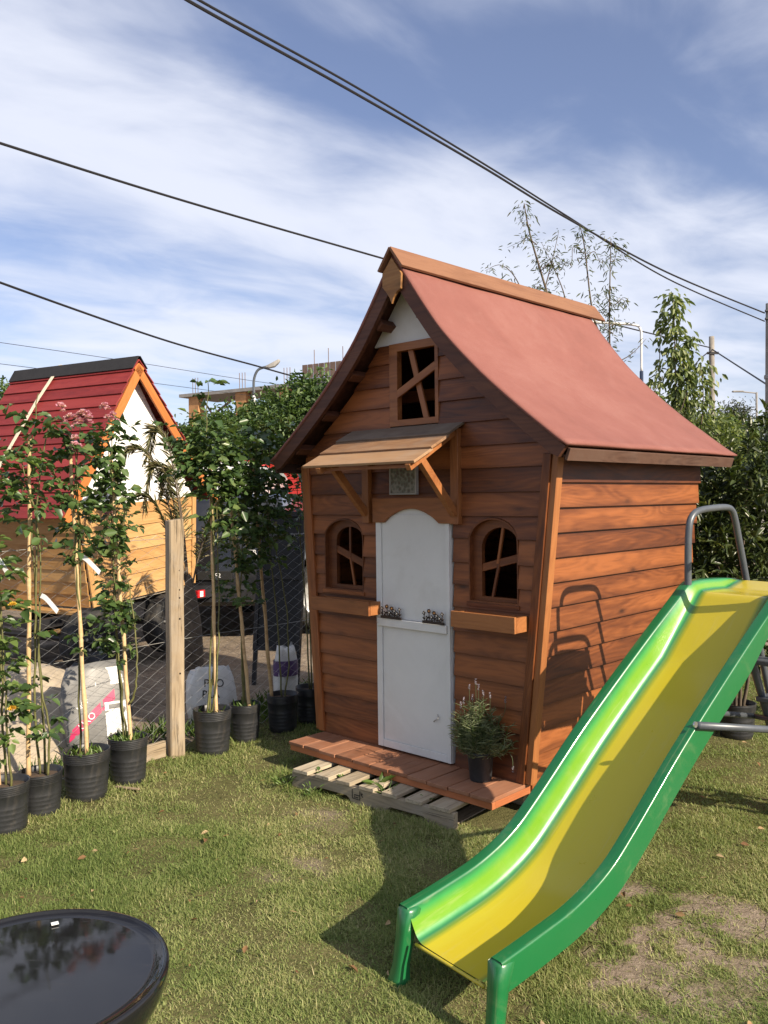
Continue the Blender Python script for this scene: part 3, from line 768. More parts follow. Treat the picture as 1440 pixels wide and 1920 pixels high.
# roof: two bent felt-covered sheets
def roof_side(sg):
    y0, y1 = .144, 2.092; ny = 40; top = []
    P = PF
    V = []; F = []
    n = len(P)
    for j in range(ny+1):
        y = y0+(y1-y0)*j/ny
        for i, (a, b) in enumerate(P):
            k = min(i+1, n-1); k0 = max(i-1, 0); tx = P[k][0]-P[k0][0]; tz = P[k][1]-P[k0][1]; L = math.hypot(tx, tz)
            sag = .009*(float(fbm(y*1.0, a*1.0, .45, 301, 3))-.5)*2-.010*math.sin(PI*j/ny)*math.sin(PI*i/n)+.004*math.sin(y*9+1.5*math.sin(a*5))*max(0, 1-(n-1-i)/4)
            aa = a+(.010 if i == n-1 else 0)
            V.append((CX+sg*(aa+(-tz/L)*(.004+sag)), y, b+(tx/L)*(.004+sag)))
    m0 = len(V)
    for j in range(ny+1):
        y = y0+(y1-y0)*j/ny
        for i, (a, b) in enumerate(P):
            k = min(i+1, n-1); k0 = max(i-1, 0); tx = P[k][0]-P[k0][0]; tz = P[k][1]-P[k0][1]; L = math.hypot(tx, tz)
            aa = a+(.010 if i == n-1 else 0)
            V.append((CX+sg*(aa+(tz/L)*.012), y, b-(tx/L)*.012))
    for j in range(ny):
        for i in range(n-1):
            q = j*n+i; F += [(q, q+1, q+n+1, q+n), (m0+q, m0+q+n, m0+q+n+1, m0+q+1)]
    for i in range(n-1):
        F += [(i, m0+i, m0+i+1, i+1)]; e = ny*n; F += [(e+i, e+i+1, m0+e+i+1, m0+e+i)]
    for j in range(ny):
        e = n-1; F += [(j*n+e, m0+j*n+e, m0+(j+1)*n+e, (j+1)*n+e)]
    return MB().add(V, F).build('roof_sheet', M['felt'], house, smooth=True)
def felt_mat():
    m, nt, bs = new_mat('red_roof_felt'); tcn = nn(nt, 'ShaderNodeTexCoord'); v = tcn.outputs['Object']
    a = noise(nt, v, 1.4, 5, .6, .5); b = noise(nt, v, 260, 3, .7); c = noise(nt, v, 9, 6, .7)
    f = mth(nt, 'ADD', mth(nt, 'MULTIPLY', a, .55), mth(nt, 'ADD', mth(nt, 'MULTIPLY', b, .3), mth(nt, 'MULTIPLY', c, .25)))
    col = ramp_of(nt, f, [(.36, (.168, .062, .048)), (.55, (.210, .081, .064)), (.78, (.258, .118, .096))])
    nt.links.new(col, bs.inputs['Base Color']); bs.inputs['Roughness'].default_value = .7; bs.inputs['Specular IOR Level'].default_value = .3
    st = ramp_of(nt, noise(nt, v, 3.2, 7, .72, 1.2), [(.52, (0, 0, 0)), (.75, (1, 1, 1))])
    col = mixc(nt, mth(nt, 'MULTIPLY', st, .14), col, (.33, .20, .17)); nt.links.new(col, bs.inputs['Base Color'])
    sp = nn(nt, 'ShaderNodeTexVoronoi'); sp.inputs['Scale'].default_value = 7.0; nt.links.new(v, sp.inputs['Vector'])
    spk = ramp_of(nt, sp.outputs['Distance'], [(.0, (1, 1, 1)), (.035, (0, 0, 0))]); col = mixc(nt, mth(nt, 'MULTIPLY', spk, .6), col, (.10, .05, .04)); nt.links.new(col, bs.inputs['Base Color'])
    bump(nt, bs, mth(nt, 'ADD', b, mth(nt, 'MULTIPLY', c, .8)), .4, .003); return m
M['felt'] = felt_mat()
for sg in (1, -1):
    roof_side(sg)
    # dark boarding under the felt
    V = []; n = len(PF); F = []
    for yy in (.1775, 2.060):
        for lo in (.0125, .022):
            for i, (a, b) in enumerate(PF):
                k = min(i+1, n-1); k0 = max(i-1, 0); tx = PF[k][0]-PF[k0][0]; tz = PF[k][1]-PF[k0][1]; L = math.hypot(tx, tz)
                V.append((CX+sg*(a-(0.006 if i == n-1 else 0)+(tz/L)*lo), yy, b-(tx/L)*lo))
    for i in range(n-1): F += [(i, i+1, 2*n+i+1, 2*n+i), (n+i+1, n+i, 3*n+i, 3*n+i+1), (i, n+i, n+i+1, i+1), (2*n+i, 2*n+i+1, 3*n+i+1, 3*n+i)]
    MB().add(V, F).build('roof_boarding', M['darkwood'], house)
# curved rake boards front and back
def rake(sg, y0, y1, dep=.086):
    P = PF; n = len(P); up = []; dn = []
    for i, (a, b) in enumerate(P):
        k = min(i+1, n-1); k0 = max(i-1, 0); tx = P[k][0]-P[k0][0]; tz = P[k][1]-P[k0][1]; L = math.hypot(tx, tz)
        up.append((CX+sg*(a+(tz/L)*.0135), b-(tx/L)*.0135)); dn.append((max(a+(tz/L)*dep, .004 if i < 3 else -9), b-(tx/L)*dep))
    dn = [(CX+sg*a, b) for a, b in dn]
    dn[-1] = (CX+sg*(PF[-1][0]-.048), PF[-1][1]-.058)
    mb = MB()
    V = [(x, y0, z) for x, z in up]+[(x, y0, z) for x, z in dn]+[(x, y1, z) for x, z in up]+[(x, y1, z) for x, z in dn]
    F = []
    for i in range(n-1):
        F += [(i, i+1, n+i+1, n+i), (2*n+i+1, 2*n+i, 3*n+i, 3*n+i+1), (i+1, i, 2*n+i, 2*n+i+1), (n+i, n+i+1, 3*n+i+1, 3*n+i)]
    F += [(0, n, 3*n, 2*n), (n-1, 2*n-1+0, 4*n-1, 3*n-1)]
    return mb.add(V, F).build('rake_board', M['darkwood'], house, bevel=.0015)
for sg in (1, -1):
    rake(sg, .150, .177); rake(sg, 2.0615, 2.09)
    # eave board, tipped out a little, its face weathered
    ex = CX+sg*(PF[-1][0]-.012)
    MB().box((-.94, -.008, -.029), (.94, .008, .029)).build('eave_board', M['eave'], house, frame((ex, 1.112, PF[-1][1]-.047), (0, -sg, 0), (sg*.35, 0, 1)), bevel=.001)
    # purlin ends under the overhang
    for a in (.19, .43, .66, .90):
        zz = roof_z(a)-.062-.03*(a < .3)
        sl = Vector((sg*.75, 0, -.66))
        MB().box((-.075, -.026, -.020), (.075, .026, .020)).build('purlin', M['darkwood'], house, frame((CX+sg*(a-.035), WY-.04, zz), (0, 1, 0), (sg*.62, 0, .78)), bevel=.001)
    # dark boards closing the eave
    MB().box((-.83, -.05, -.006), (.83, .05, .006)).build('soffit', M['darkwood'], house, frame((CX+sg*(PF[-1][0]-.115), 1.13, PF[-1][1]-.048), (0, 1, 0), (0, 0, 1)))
# ridge cap
for sg in (1, -1):
    d = Vector((sg*.60, 0, -.80)); nrmv = Vector((sg*.80, 0, .60))
    c = Vector((CX, 1.180, 2.934))+d*.068+nrmv*.004
    MB().box((-1.065, -.0075, -.072), (1.065, .0075, .072)).build('ridge_board', M['ridge'], house, frame(c, (0, -sg, 0), -d), bevel=.0015)
pl = [(-.72, 2.888), (-.790, 2.812), (-.790, 2.738), (-.765, 2.712), (-.738, 2.675), (-.722, 2.640), (-.708, 2.672), (-.684, 2.700), (-.655, 2.712), (-.650, 2.792)]
pc = (-.72, .1490, 2.77)
MB().prism([((x-pc[0]-.013)*-1, z-pc[2]) for x, z in pl], 0, .018).build('gable_plaque', M['plaque'], house, frame(pc, (-1, 0, 0), (0, 0, 1)), bevel=.0015)

# relief tile hung over the door
def tile_mat():
    m, nt, bs = new_mat('relief_tile'); tcn = nn(nt, 'ShaderNodeTexCoord'); v = tcn.outputs['Object']
    vo = nn(nt, 'ShaderNodeTexVoronoi'); vo.inputs['Scale'].default_value = 48; nt.links.new(v, vo.inputs['Vector'])
    a = noise(nt, v, 14, 5, .6, 1.5)
    f = mth(nt, 'ADD', mth(nt, 'MULTIPLY', vo.outputs['Distance'], .6), mth(nt, 'MULTIPLY', a, .6))
    col = ramp_of(nt, f, [(.3, (.06, .05, .042)), (.45, (.13, .095, .078)), (.55, (.10, .115, .085)), (.75, (.23, .215, .19))])
    nt.links.new(col, bs.inputs['Base Color']); bs.inputs['Roughness'].default_value = .5
    bump(nt, bs, f, .8, .006); return m
M['tile'] = tile_mat()
tl = thing('relief_tile', 'square grey relief picture tile hanging above the white door', 'tile', (0, 0, 0), 0)
tl.matrix_world = Matrix.Translation(HO) @ Matrix.Rotation(HR, 4, 'Z') @ Matrix.Translation((-.787, WY-.032, 1.690))
MB().ring(rect(-.100, .100, -.078, .078), rect(-.092, .092, -.070, .070), -.012, .012).build('tile_rim', M['tileedge'], tl, bevel=.001)
MB().box((-.0915, -.008, -.0695), (.0915, .012, .0695)).build('picture', M['tile'], tl)

# ------------------------------------------------------------------ pallet in front of the deck
pa = Vector((-1.232, -.205)); pb = Vector((-.150, -.112))
pang = math.atan2(pb.y-pa.y, pb.x-pa.x)
pal = thing('wooden_pallet', 'weathered wooden pallet lying half under the playhouse deck', 'pallet')
pal.matrix_world = Matrix.Translation(HO) @ Matrix.Rotation(HR, 4, 'Z') @ Matrix.Translation((pa.x, pa.y, 0)) @ Matrix.Rotation(pang, 4, 'Z')
PLN = 1.085
def stringer(y):
    prof = [(0, -.012), (.16, -.012), (.18, .018), (.20, .030), (.40, .030), (.42, .018), (.44, -.012), (.66, -.012), (.68, .018), (.70, .030), (.90, .030), (.92, .018), (.94, -.012), (PLN, -.012), (PLN, .083), (0, .083)]
    return MB().prism([(x-PLN/2, z-.04) for x, z in prof], 0, .036).build('stringer', M['palletside'], pal, Matrix.Translation((PLN/2, y, .04)), bevel=.002)
st = stringer(.012); stringer(.46); stringer(.92)
pw = PLN/7
for i in range(7):
    x = pw*(i+.5)+(.0, .004, -.004, .003, 0, -.003, 0)[i]; w = (.110, .098, .100, .098, .096, .098, .125)[i]
    plank('deck_slat', pal, (x, random.uniform(-.004, .004), .0935), (x, .98, .0935), w, .020, M['pallet'], up=(1, 0, 0), bevel=.002)
for x in (.08, .53, 1.0):
    plank('base_slat', pal, (x, 0.05, -.006), (x, .97, -.006), .09, .012, M['palletside'], up=(1, 0, 0))
# ink stamp on the stringer: a boxed mark and two letters' worth of strokes
stm = MB(); sx = .445; y = .0105
for a, b in (((sx, .026), (sx, .072)), ((sx+.052, .024), (sx+.052, .070)), ((sx, .026), (sx+.052, .024)), ((sx+.012, .046), (sx+.052, .046)), ((sx+.015, .030), (sx+.015, .040)), ((sx+.022, .034), (sx+.040, .034)),
             ((sx+.060, .066), (sx+.064, .050)), ((sx+.064, .050), (sx+.070, .062)), ((sx+.064, .050), (sx+.072, .042))):
    stm.bar((a[0], y, a[1]), (b[0], y, b[1]), .0035, .0018, up=(0, 1, 0))
o = stm.build('ink_stamp', M['ink'], st); o.matrix_local = st.matrix_basis.inverted()

# ------------------------------------------------------------------ slide
def slide_mat():
    m, nt, bs = new_mat('slide_fibreglass'); at = nn(nt, 'ShaderNodeAttribute', attribute_name='across')
    tcn = nn(nt, 'ShaderNodeTexCoord'); v = tcn.outputs['Object']
    wob = mth(nt, 'MULTIPLY', mth(nt, 'SUBTRACT', noise(nt, v, 3.5, 3), .5), .03)
    f = mth(nt, 'ADD', at.outputs['Fac'], wob)
    G = (.010, .130, .038); Lm = (.125, .29, .015); Yl = (.49, .39, .020)
    col = ramp_of(nt, f, [(.0, Yl), (.45, Yl), (.535, (.15, .22, .02)), (.60, G), (.645, (.03, .24, .05)), (.70, Lm), (.77, Lm), (.83, (.03, .24, .05)), (.87, G), (1, G)])
    scuff = ramp_of(nt, noise(nt, v, 7, 7, .75, .6), [(.55, (0, 0, 0)), (.75, (1, 1, 1))])
    col = mixc(nt, mth(nt, 'MULTIPLY', scuff, .14), col, (.34, .32, .18))
    ms = nn(nt, 'ShaderNodeMapping'); ms.inputs['Scale'].default_value = (1.5, 45, 1.5); nt.links.new(v, ms.inputs[0])
    scr = ramp_of(nt, noise(nt, ms.outputs[0], 2.2, 5, .6, .3), [(.60, (0, 0, 0)), (.70, (1, 1, 1))])
    col = mixc(nt, mth(nt, 'MULTIPLY', scr, .16), col, (.45, .42, .24))
    nt.links.new(col, bs.inputs['Base Color'])
    rr = mth(nt, 'ADD', mth(nt, 'MULTIPLY', noise(nt, v, 12, 5, .6), .24), .20); nt.links.new(rr, bs.inputs['Roughness'])
    bs.inputs['Specular IOR Level'].default_value = .5; bs.inputs['Coat Weight'].default_value = .5; bs.inputs['Coat Roughness'].default_value = .12
    bump(nt, bs, noise(nt, v, 9, 3, .5), .12, .01)
    return m
M['slide'] = slide_mat()
slide = thing('playground_slide', 'green and yellow fibreglass slide with grey tube ladder', 'slide', (SL_O[0]+SL_N[0]*.013, SL_O[1]+SL_N[1]*.013, 0), R(38))
SP = smooth_path([(.02, .246, 0), (.19, .274, 0), (.357, .309, 0), (.52, .375, 0), (.666, .478, 0), (.949, .702, 0), (1.30, .953, 0), (1.56, 1.130, 0), (1.665, 1.198, 0), (1.74, 1.210, 0), (1.90, 1.207, 0), (2.02, 1.200, 0)], 6)
SEC = [(-.0335, -.100), (-.036, -.055), (-.036, -.009), (-.0345, -.003), (-.030, 0), (.006, 0), (.0105, -.003), (.0135, -.010), (.028, -.058), (.036, -.080), (.043, -.092), (.053, -.101), (.064, -.1052), (.075, -.106), (.085, -.106)]
SECR = [(.405-n, h) for n, h in reversed(SEC)]
def sec_attr(n):                                        # 0 bed centre .. 1 outer flange, measured over the moulding
    d = min(abs(n-.2075), .26); return d/.26
def sweep(sec, name, smooth=True):
    V = []; A = []
    k = len(SP)
    for i, p in enumerate(SP):
        a = SP[max(i-1, 0)]; b = SP[min(i+1, k-1)]; tx, tz = (b.x-a.x), (b.y-a.y); L = math.hypot(tx, tz); tx /= L; tz /= L
        kk = 1.0 if p.x < 1.35 else max(.42, 1-.58*(p.x-1.35)/.32)
        if p.x > 1.90: kk = .42-.36*(p.x-1.90)/.12
        for n, h in sec:
            hh = h*kk
            off = -.106*(1-kk)*0
            V.append((p.x-tz*hh, -n, p.y+tx*hh)); A.append(sec_attr(n))
    s = len(sec); F = [(i*s+j, i*s+j+1, (i+1)*s+j+1, (i+1)*s+j) for i in range(k-1) for j in range(s-1)]
    mb = MB().add(V, F); me = mb.mesh(name)
    at = me.attributes.new('across', 'FLOAT', 'POINT'); at.data.foreach_set('value', A)
    o = link(name, me, M['slide'], slide, None, smooth)
    wn_ = o.modifiers.new('weighted_normal', 'WEIGHTED_NORMAL'); wn_.weight = 60
    return o
# the sections drive the paint: keep the bed edge at the ramp's yellow
def sec_attr(n):
    d = abs(n-.2025)+.005
    t = [(0, 0), (.118, .42), (.1425, .53), (.1565, .60), (.1655, .645), (.178, .74), (.189, .80), (.1935, .86), (.2015, .90), (.26, 1.0)]
    for (a, b), (c, e) in zip(t, t[1:]):
        if a <= d <= c: return b+(e-b)*(d-a)/(c-a)
    return 1.0
BED = [(.085+(.32-.085)*i/10, -.106-.0015*math.sin(PI*i/10)) for i in range(11)]
sweep(SEC, 'rim'); sweep(SECR, 'rim'); b = sweep(BED, 'bed'); b['label'] = 'mustard yellow sliding bed'
lipm = MB().tube([(.022, -.05-.315*i/8, .1415) for i in range(9)], .0055, 8).mesh('bed_lip'); lipm.attributes.new('across', 'FLOAT', 'POINT').data.foreach_set('value', [0.0]*len(lipm.vertices)); link('bed_lip', lipm, M['slide'], slide, None, True)
def slide_leg(n, bend):
    # flat moulded leg: swept rounded rectangle flaring at the foot
    path = [(.045, .244, .026, .030), (.044, .232, .042, .042), (.028, .16, .034, .034), (.012, .06, .031, .030), (.004, .012, .040, .036), (.0, -.012, .046, .040)]
    V = []; F = []
    for x, z, hw, hd in path:
        for j in range(12):
            a = 2*PI*j/12; cx = math.copysign(abs(math.cos(a))**.45, math.cos(a)); cy = math.copysign(abs(math.sin(a))**.45, math.sin(a))
            V.append((x+cx*hd*.8, -(n+bend*(.24-z)/.24)+cy*hw*.78, z))
    for i in range(len(path)-1):
        for j in range(12):
            a = i*12+j; b2 = i*12+(j+1) % 12; F.append((a, b2, b2+12, a+12))
    F += [tuple(range(12)), tuple(range(71, 59, -1))]
    me = MB().add(V, F).mesh('leg'); at = me.attributes.new('across', 'FLOAT', 'POINT'); at.data.foreach_set('value', [1.0]*len(me.vertices))
    link('leg', me, M['slide'], slide, None, True)
slide_leg(-.008, -.008); slide_leg(.413, .008)
# ladder frame
for n in (0.0, .405):
    hoop = [(1.668, -n, 1.10), (1.668, -n, 1.30), (1.676, -n, 1.44), (1.70, -n, 1.495), (1.755, -n, 1.520), (1.86, -n, 1.530), (1.985, -n, 1.532), (2.035, -n, 1.515), (2.062, -n, 1.470), (2.10, -n, 1.36), (2.172, -n, 1.146), (2.26, -n, .90), (2.385, -n, .56), (2.57, -n, .02)]
    MB().tube(smooth_path(hoop, 4), .0155, 12).build('handrail', M['gal'], slide, smooth=True)
    MB().tube([(1.98, -n-(.03 if n == 0 else -.03), 1.08), (2.13, -n-(.03 if n == 0 else -.03), .84), (2.30, -n-(.03 if n == 0 else -.03), .50), (2.50, -n-(.03 if n == 0 else -.03), .03)], .0185, 12).build('ladder_rail', M['gal'], slide, smooth=True)
for s, z in ((2.03, .985), (2.125, .80), (2.235, .60), (2.345, .40), (2.44, .20)):
    MB().box((s-.025, -.40, z-.012), (s+.085, -.015, z+.012)).build('tread', M['gal'], slide, bevel=.004)
MB().tube([(1.02, -.448, .765), (1.60, -.442, .645), (2.26, -.448, .50)], .0145, 10).build('brace_bar', M['gal'], slide, smooth=True)
MB().tube([(1.10, .040, .78), (1.81, .030, .595), (2.26, .024, .50)], .0135, 10).build('brace_bar', M['gal'], slide, smooth=True)
MB().tube([(2.26, .02, .50), (2.26, -.44, .50)], .0125, 8).build('brace_bar', M['gal'], slide, smooth=True)
MB().lathe([(0, 0), (.011, 0), (.011, .006), (.006, .009), (0, .009)], 12, (1.00, -.454, .772), 'Y').build('bolt', M['bolt'], slide)
MB().box((1.68, -.39, 1.085), (2.02, -.02, 1.10)).build('platform_frame', M['gal'], slide, bevel=.003)

# ------------------------------------------------------------------ lavender on the deck
def to_world(lx, ly, lz):
    return Matrix.Translation(HO) @ Matrix.Rotation(HR, 4, 'Z') @ Vector((lx, ly, lz))
lp = to_world(-.215, .195, .161)
lav = thing('potted_lavender', 'flowering lavender in a small dark pot on the playhouse deck', 'potted plant', lp)
prof = [(.0, 0), (.052, 0), (.055, .006), (.066, .135), (.070, .137), (.072, .150), (.069, .152), (.066, .148), (.063, .12), (0, .12)]
MB().lathe(prof, 28).build('pot', M['lavpot'], lav, smooth=True)
MB().lathe([(0, .128), (.063, .125)], 20).build('soil', M['soil'], lav)
def lavender():
    mb = MB(); P = []; D = []; V = []
    rnd = random.Random(5); spikes = []
    for i in range(95):
        a = rnd.uniform(0, 2*PI); sp = rnd.uniform(.01, .145)*(1.25 if math.cos(a-.2) > 0 else .9); h = rnd.uniform(.08, .26)*(1.1-.8*sp/.16*.5)
        p0 = Vector((.03*math.cos(a), .03*math.sin(a), .125)); p2 = Vector((sp*math.cos(a), sp*math.sin(a), .13+h)); p1 = (p0+p2)/2+Vector((.03*math.cos(a), .03*math.sin(a), -.01))
        pts = smooth_path([p0, p1, p2], 5); mb.tube(pts, [.0018]*len(pts), 4, False)
        for q in pts[2:]:
            for _ in range(4):
                b = rnd.uniform(0, 2*PI); el = rnd.uniform(-.1, 1.0)
                P.append(tuple(q+Vector((rnd.gauss(0, .006), rnd.gauss(0, .006), rnd.gauss(0, .008))))); D.append((math.cos(b), math.sin(b), el))
    mb.build('stems', M['weed'], lav)
    P = np.array(P); n = len(P)
    leaves('foliage', P, np.array(D), .028+.036*rng.random(n), .06, M['lavender'], lav)
    for tx, ty, tz in ((-.085, -.03, .36), (-.055, -.02, .41), (-.02, .0, .43), (-.005, .01, .405), (.015, -.02, .385), (-.035, .03, .36), (.05, -.01, .375), (.145, .04, .425), (.125, -.03, .36), (.19, .02, .25), (.155, -.06, .085), (-.095, .02, .33)):
        tz = .15+(tz-.15)*1.22; m2 = MB(); p0 = Vector((tx*.25, ty*.25, .2)); p2 = Vector((tx, ty, tz)); p1 = (p0*.45+p2*.55)+Vector((tx*.25, ty*.3, .02))
        pts = smooth_path([p0, p1, p2], 5); m2.tube(pts, .0013, 4, False); m2.build('flower_stem', M['lavender'], lav)
        d = (pts[-1]-pts[-2]).normalized(); nb = 36
        Q = np.array([tuple(p2+d*rnd.uniform(-.012, .020)) for _ in range(nb)]); Dd = np.array([(math.cos(x), math.sin(x), .7) for x in np.linspace(0, 40, nb)])
        leaves('flower_spike', Q, Dd, .0078, .5, M['lavflower'], lav)
lavender()

# ------------------------------------------------------------------ black bowl table
tb = thing('bowl_table', 'glossy black round bowl-shaped table in the near left corner', 'table', (-.752, 1.757, .004))
def gloss_black():
    m, nt, bs = new_mat('black_gelcoat'); tcn = nn(nt, 'ShaderNodeTexCoord'); v = tcn.outputs['Object']
    bs.inputs['Base Color'].default_value = (.010, .010, .011, 1); bs.inputs['Specular IOR Level'].default_value = .5
    sc = nn(nt, 'ShaderNodeMapping'); sc.inputs['Rotation'].default_value = (0, 0, R(40)); sc.inputs['Scale'].default_value = (4, 60, 20); nt.links.new(v, sc.inputs[0])
    scr = ramp_of(nt, noise(nt, sc.outputs[0], 2.0, 4, .6), [(.66, (0, 0, 0)), (.72, (1, 1, 1))])
    dust = noise(nt, v, 25, 6, .7)
    col = mixc(nt, mth(nt, 'MULTIPLY', scr, .10), (.010, .010, .011), (.25, .24, .22)); nt.links.new(col, bs.inputs['Base Color'])
    rr = mth(nt, 'ADD', mth(nt, 'MULTIPLY', dust, .10), mth(nt, 'MULTIPLY', scr, .15)); nt.links.new(rr, bs.inputs['Roughness'])
    bump(nt, bs, noise(nt, v, 5, 3, .5), .03, .01); return m
M['gelcoat'] = gloss_black()
MB().lathe([(.0, .612), (.15, .6121), (.25, .6123), (.276, .6125), (.2785, .6155)], 96).build('table_top', M['gelcoat'], tb, smooth=True)
MB().lathe([(.278, .6150), (.280, .6185), (.285, .6185), (.2885, .613), (.288, .600), (.282, .575), (.268, .545), (.245, .51), (.215, .475), (.18, .44), (.15, .40), (.13, .33), (.12, .2), (.14, .05), (.17, .0)], 72).build('bowl', M['gelcoat'], tb, smooth=True)
tag(MB().box((-.008, -.006, 0), (.008, .006, .002)).build('paper_scrap', M['tagwhite'], None, Matrix.Translation((-.775, 1.975, .6195)) @ Matrix.Rotation(.5, 4, 'Z')), 'tiny white scrap lying on the black table top', 'scrap')

# ------------------------------------------------------------------ nursery roses in black pots
def pot_mesh(r, h):
    rb = r*.86
    pr = [(0, 0), (rb*.96, 0), (rb, .006)]
    for i in range(5):
        z = h*(.12+.1*i); rr = rb+(r-rb)*z/h; pr += [(rr, z-.004), (rr+.0012, z), (rr, z+.004)]
    for i in range(5):
        z = h*(.80+.038*i); rr = rb+(r-rb)*z/h; pr += [(rr-.0005, z-.004), (rr+.0028, z), (rr-.0005, z+.004)]
    pr += [(r, h-.002), (r+.003, h), (r-.002, h+.001), (r-.006, h-.004), (r*.95, h*.86), (0, h*.855)]
    ph = random.uniform(0, 6)
    return MB().lathe(pr, 40, squash=lambda a, z: 1+.018*math.sin(2*a+ph)*z/h+.010*math.sin(5*a+ph*2)*z/h)
def twigs(path, z0, z1, n, rad, leaf, spread=1.0):
    """compound rose leaves round a path; returns positions and directions of leaflets"""
    P = []; D = []
    pz = [p.z for p in path]
    for _ in range(n):
        z = random.uniform(z0, z1)
        i = min(range(len(path)), key=lambda k: abs(pz[k]-z)); c = path[i]
        a = random.uniform(0, 2*PI); r = rad*abs(random.gauss(0, .75))*spread
        b = Vector((c.x+r*math.cos(a), c.y+r*math.sin(a), z+random.gauss(0, .02)))
        d = Vector((math.cos(a)+random.gauss(0, .5), math.sin(a)+random.gauss(0, .5), random.uniform(-.7, .5))).normalized()
        L = leaf*random.uniform(1.5, 2.3); sd = d.cross(Vector((0, 0, 1))).normalized()
        for t, s in ((1, 0), (.75, 1), (.75, -1), (.4, 1), (.4, -1)):
            P.append(tuple(b+d*L*t)); dd = (d*(1 if s == 0 else .45)+sd*s*.9+Vector((0, 0, -.15+random.gauss(0, .25)))).normalized(); D.append(tuple(dd))
    return P, D
def blossom(parent, c, r, m, name='blossom'):
    P = []; D = []
    for k, (rr, n, el) in enumerate(((.25, 7, 1.3), (.5, 10, .8), (.75, 12, .35), (.9, 12, -.1))):
        for i in range(n):
            a = 2*PI*i/n+k*.7; P.append((c[0]+rr*.3*r*math.cos(a), c[1]+rr*.3*r*math.sin(a), c[2]+r*.25*(1-rr))); D.append((math.cos(a), math.sin(a), el))
    o = leaves(name, np.array(P), np.array(D), r*(.75+.4*rng.random(len(P))), .85, m, parent, fold=.3, droop=-.2); return o
def rose(label, x, y, r, h, stake, canes, zones, m='roseleaf', blooms=(), tags=(), weeds=0, stake_r=.0115):
    t = thing('potted_rose', label, 'potted plant', (x, y, 0), 0, 'climbing roses in black pots along the fence')
    pot_mesh(r, h).build('pot', M['potplastic'], t, smooth=True)
    s = MB().lathe([(0, h*.87+.012), (r*.5, h*.87+.008), (r*.95, h*.86)], 20, squash=lambda a, z: 1+.02*math.sin(3*a)).build('soil', M['soil'], t, smooth=True)
    if stake:
        p0, p1 = Vector(stake[0])-Vector((x, y, 0)), Vector(stake[1])-Vector((x, y, 0)); pts = []; rad = []
        nseg = 26
        for i in range(nseg+1):
            q = p0.lerp(p1, i/nseg); q = q+Vector((.002*math.sin(i*.9+x*9), .002*math.cos(i*.7), 0)); pts.append(q); rad.append(stake_r*(1.0+(.22 if i % 5 == 0 else 0))*(1.05-.25*i/nseg))
        mb = MB().tube(pts, rad, 8); o = mb.build('stake', M['bamboo'], t, smooth=True)
    paths = []
    for c in canes:
        pts = [Vector(p)-Vector((x, y, 0)) for p in c]
        sp = smooth_path(pts, 6); sp = [q+Vector((random.gauss(0, .003), random.gauss(0, .003), 0)) for q in sp]
        k = len(sp); paths.append(sp)
        MB().tube(sp, [.0058*(1.15-.75*i/k) for i in range(k)], 6).build('cane', M['cane'], t, smooth=True)
    P = []; D = []
    for ci, z0, z1, n, rad, leaf in zones:
        a, b = twigs(paths[ci], z0, z1, int(n*.62), rad, leaf); P += a; D += b
    if P:
        n = len(P); leaves('foliage', np.array(P), np.array(D), .024+.052*rng.random(n)**1.3, .66, M[m], t)
    for bx, by, bz, br, bm in blooms: blossom(t, (bx-x, by-y, bz), br, M[bm])
    for tp in tags:
        pts = smooth_path([Vector(p)-Vector((x, y, 0)) for p in tp], 4); V = []; F = []
        for q in pts: V += [tuple(q+Vector((.006, 0, .011))), tuple(q-Vector((.006, 0, .011)))]
        F = [(2*i, 2*i+1, 2*i+3, 2*i+2) for i in range(len(pts)-1)]
        o = MB().add(V, F).build('plant_tag', M['tagwhite'], t); so = o.modifiers.new('solidify', 'SOLIDIFY'); so.thickness = .0012
    if weeds:
        a = rng.random(weeds)*2*PI; rr = r*.85*np.sqrt(rng.random(weeds)); Pw = np.stack([rr*np.cos(a), rr*np.sin(a), np.full(weeds, h*.86)], -1)
        ow = leaves('pot_weeds', Pw, np.stack([rng.normal(0, .5, weeds), rng.normal(0, .5, weeds), np.ones(weeds)], -1), .03+.04*rng.random(weeds), .22, M['weed'], t); ow['kind'] = 'stuff'
    return t
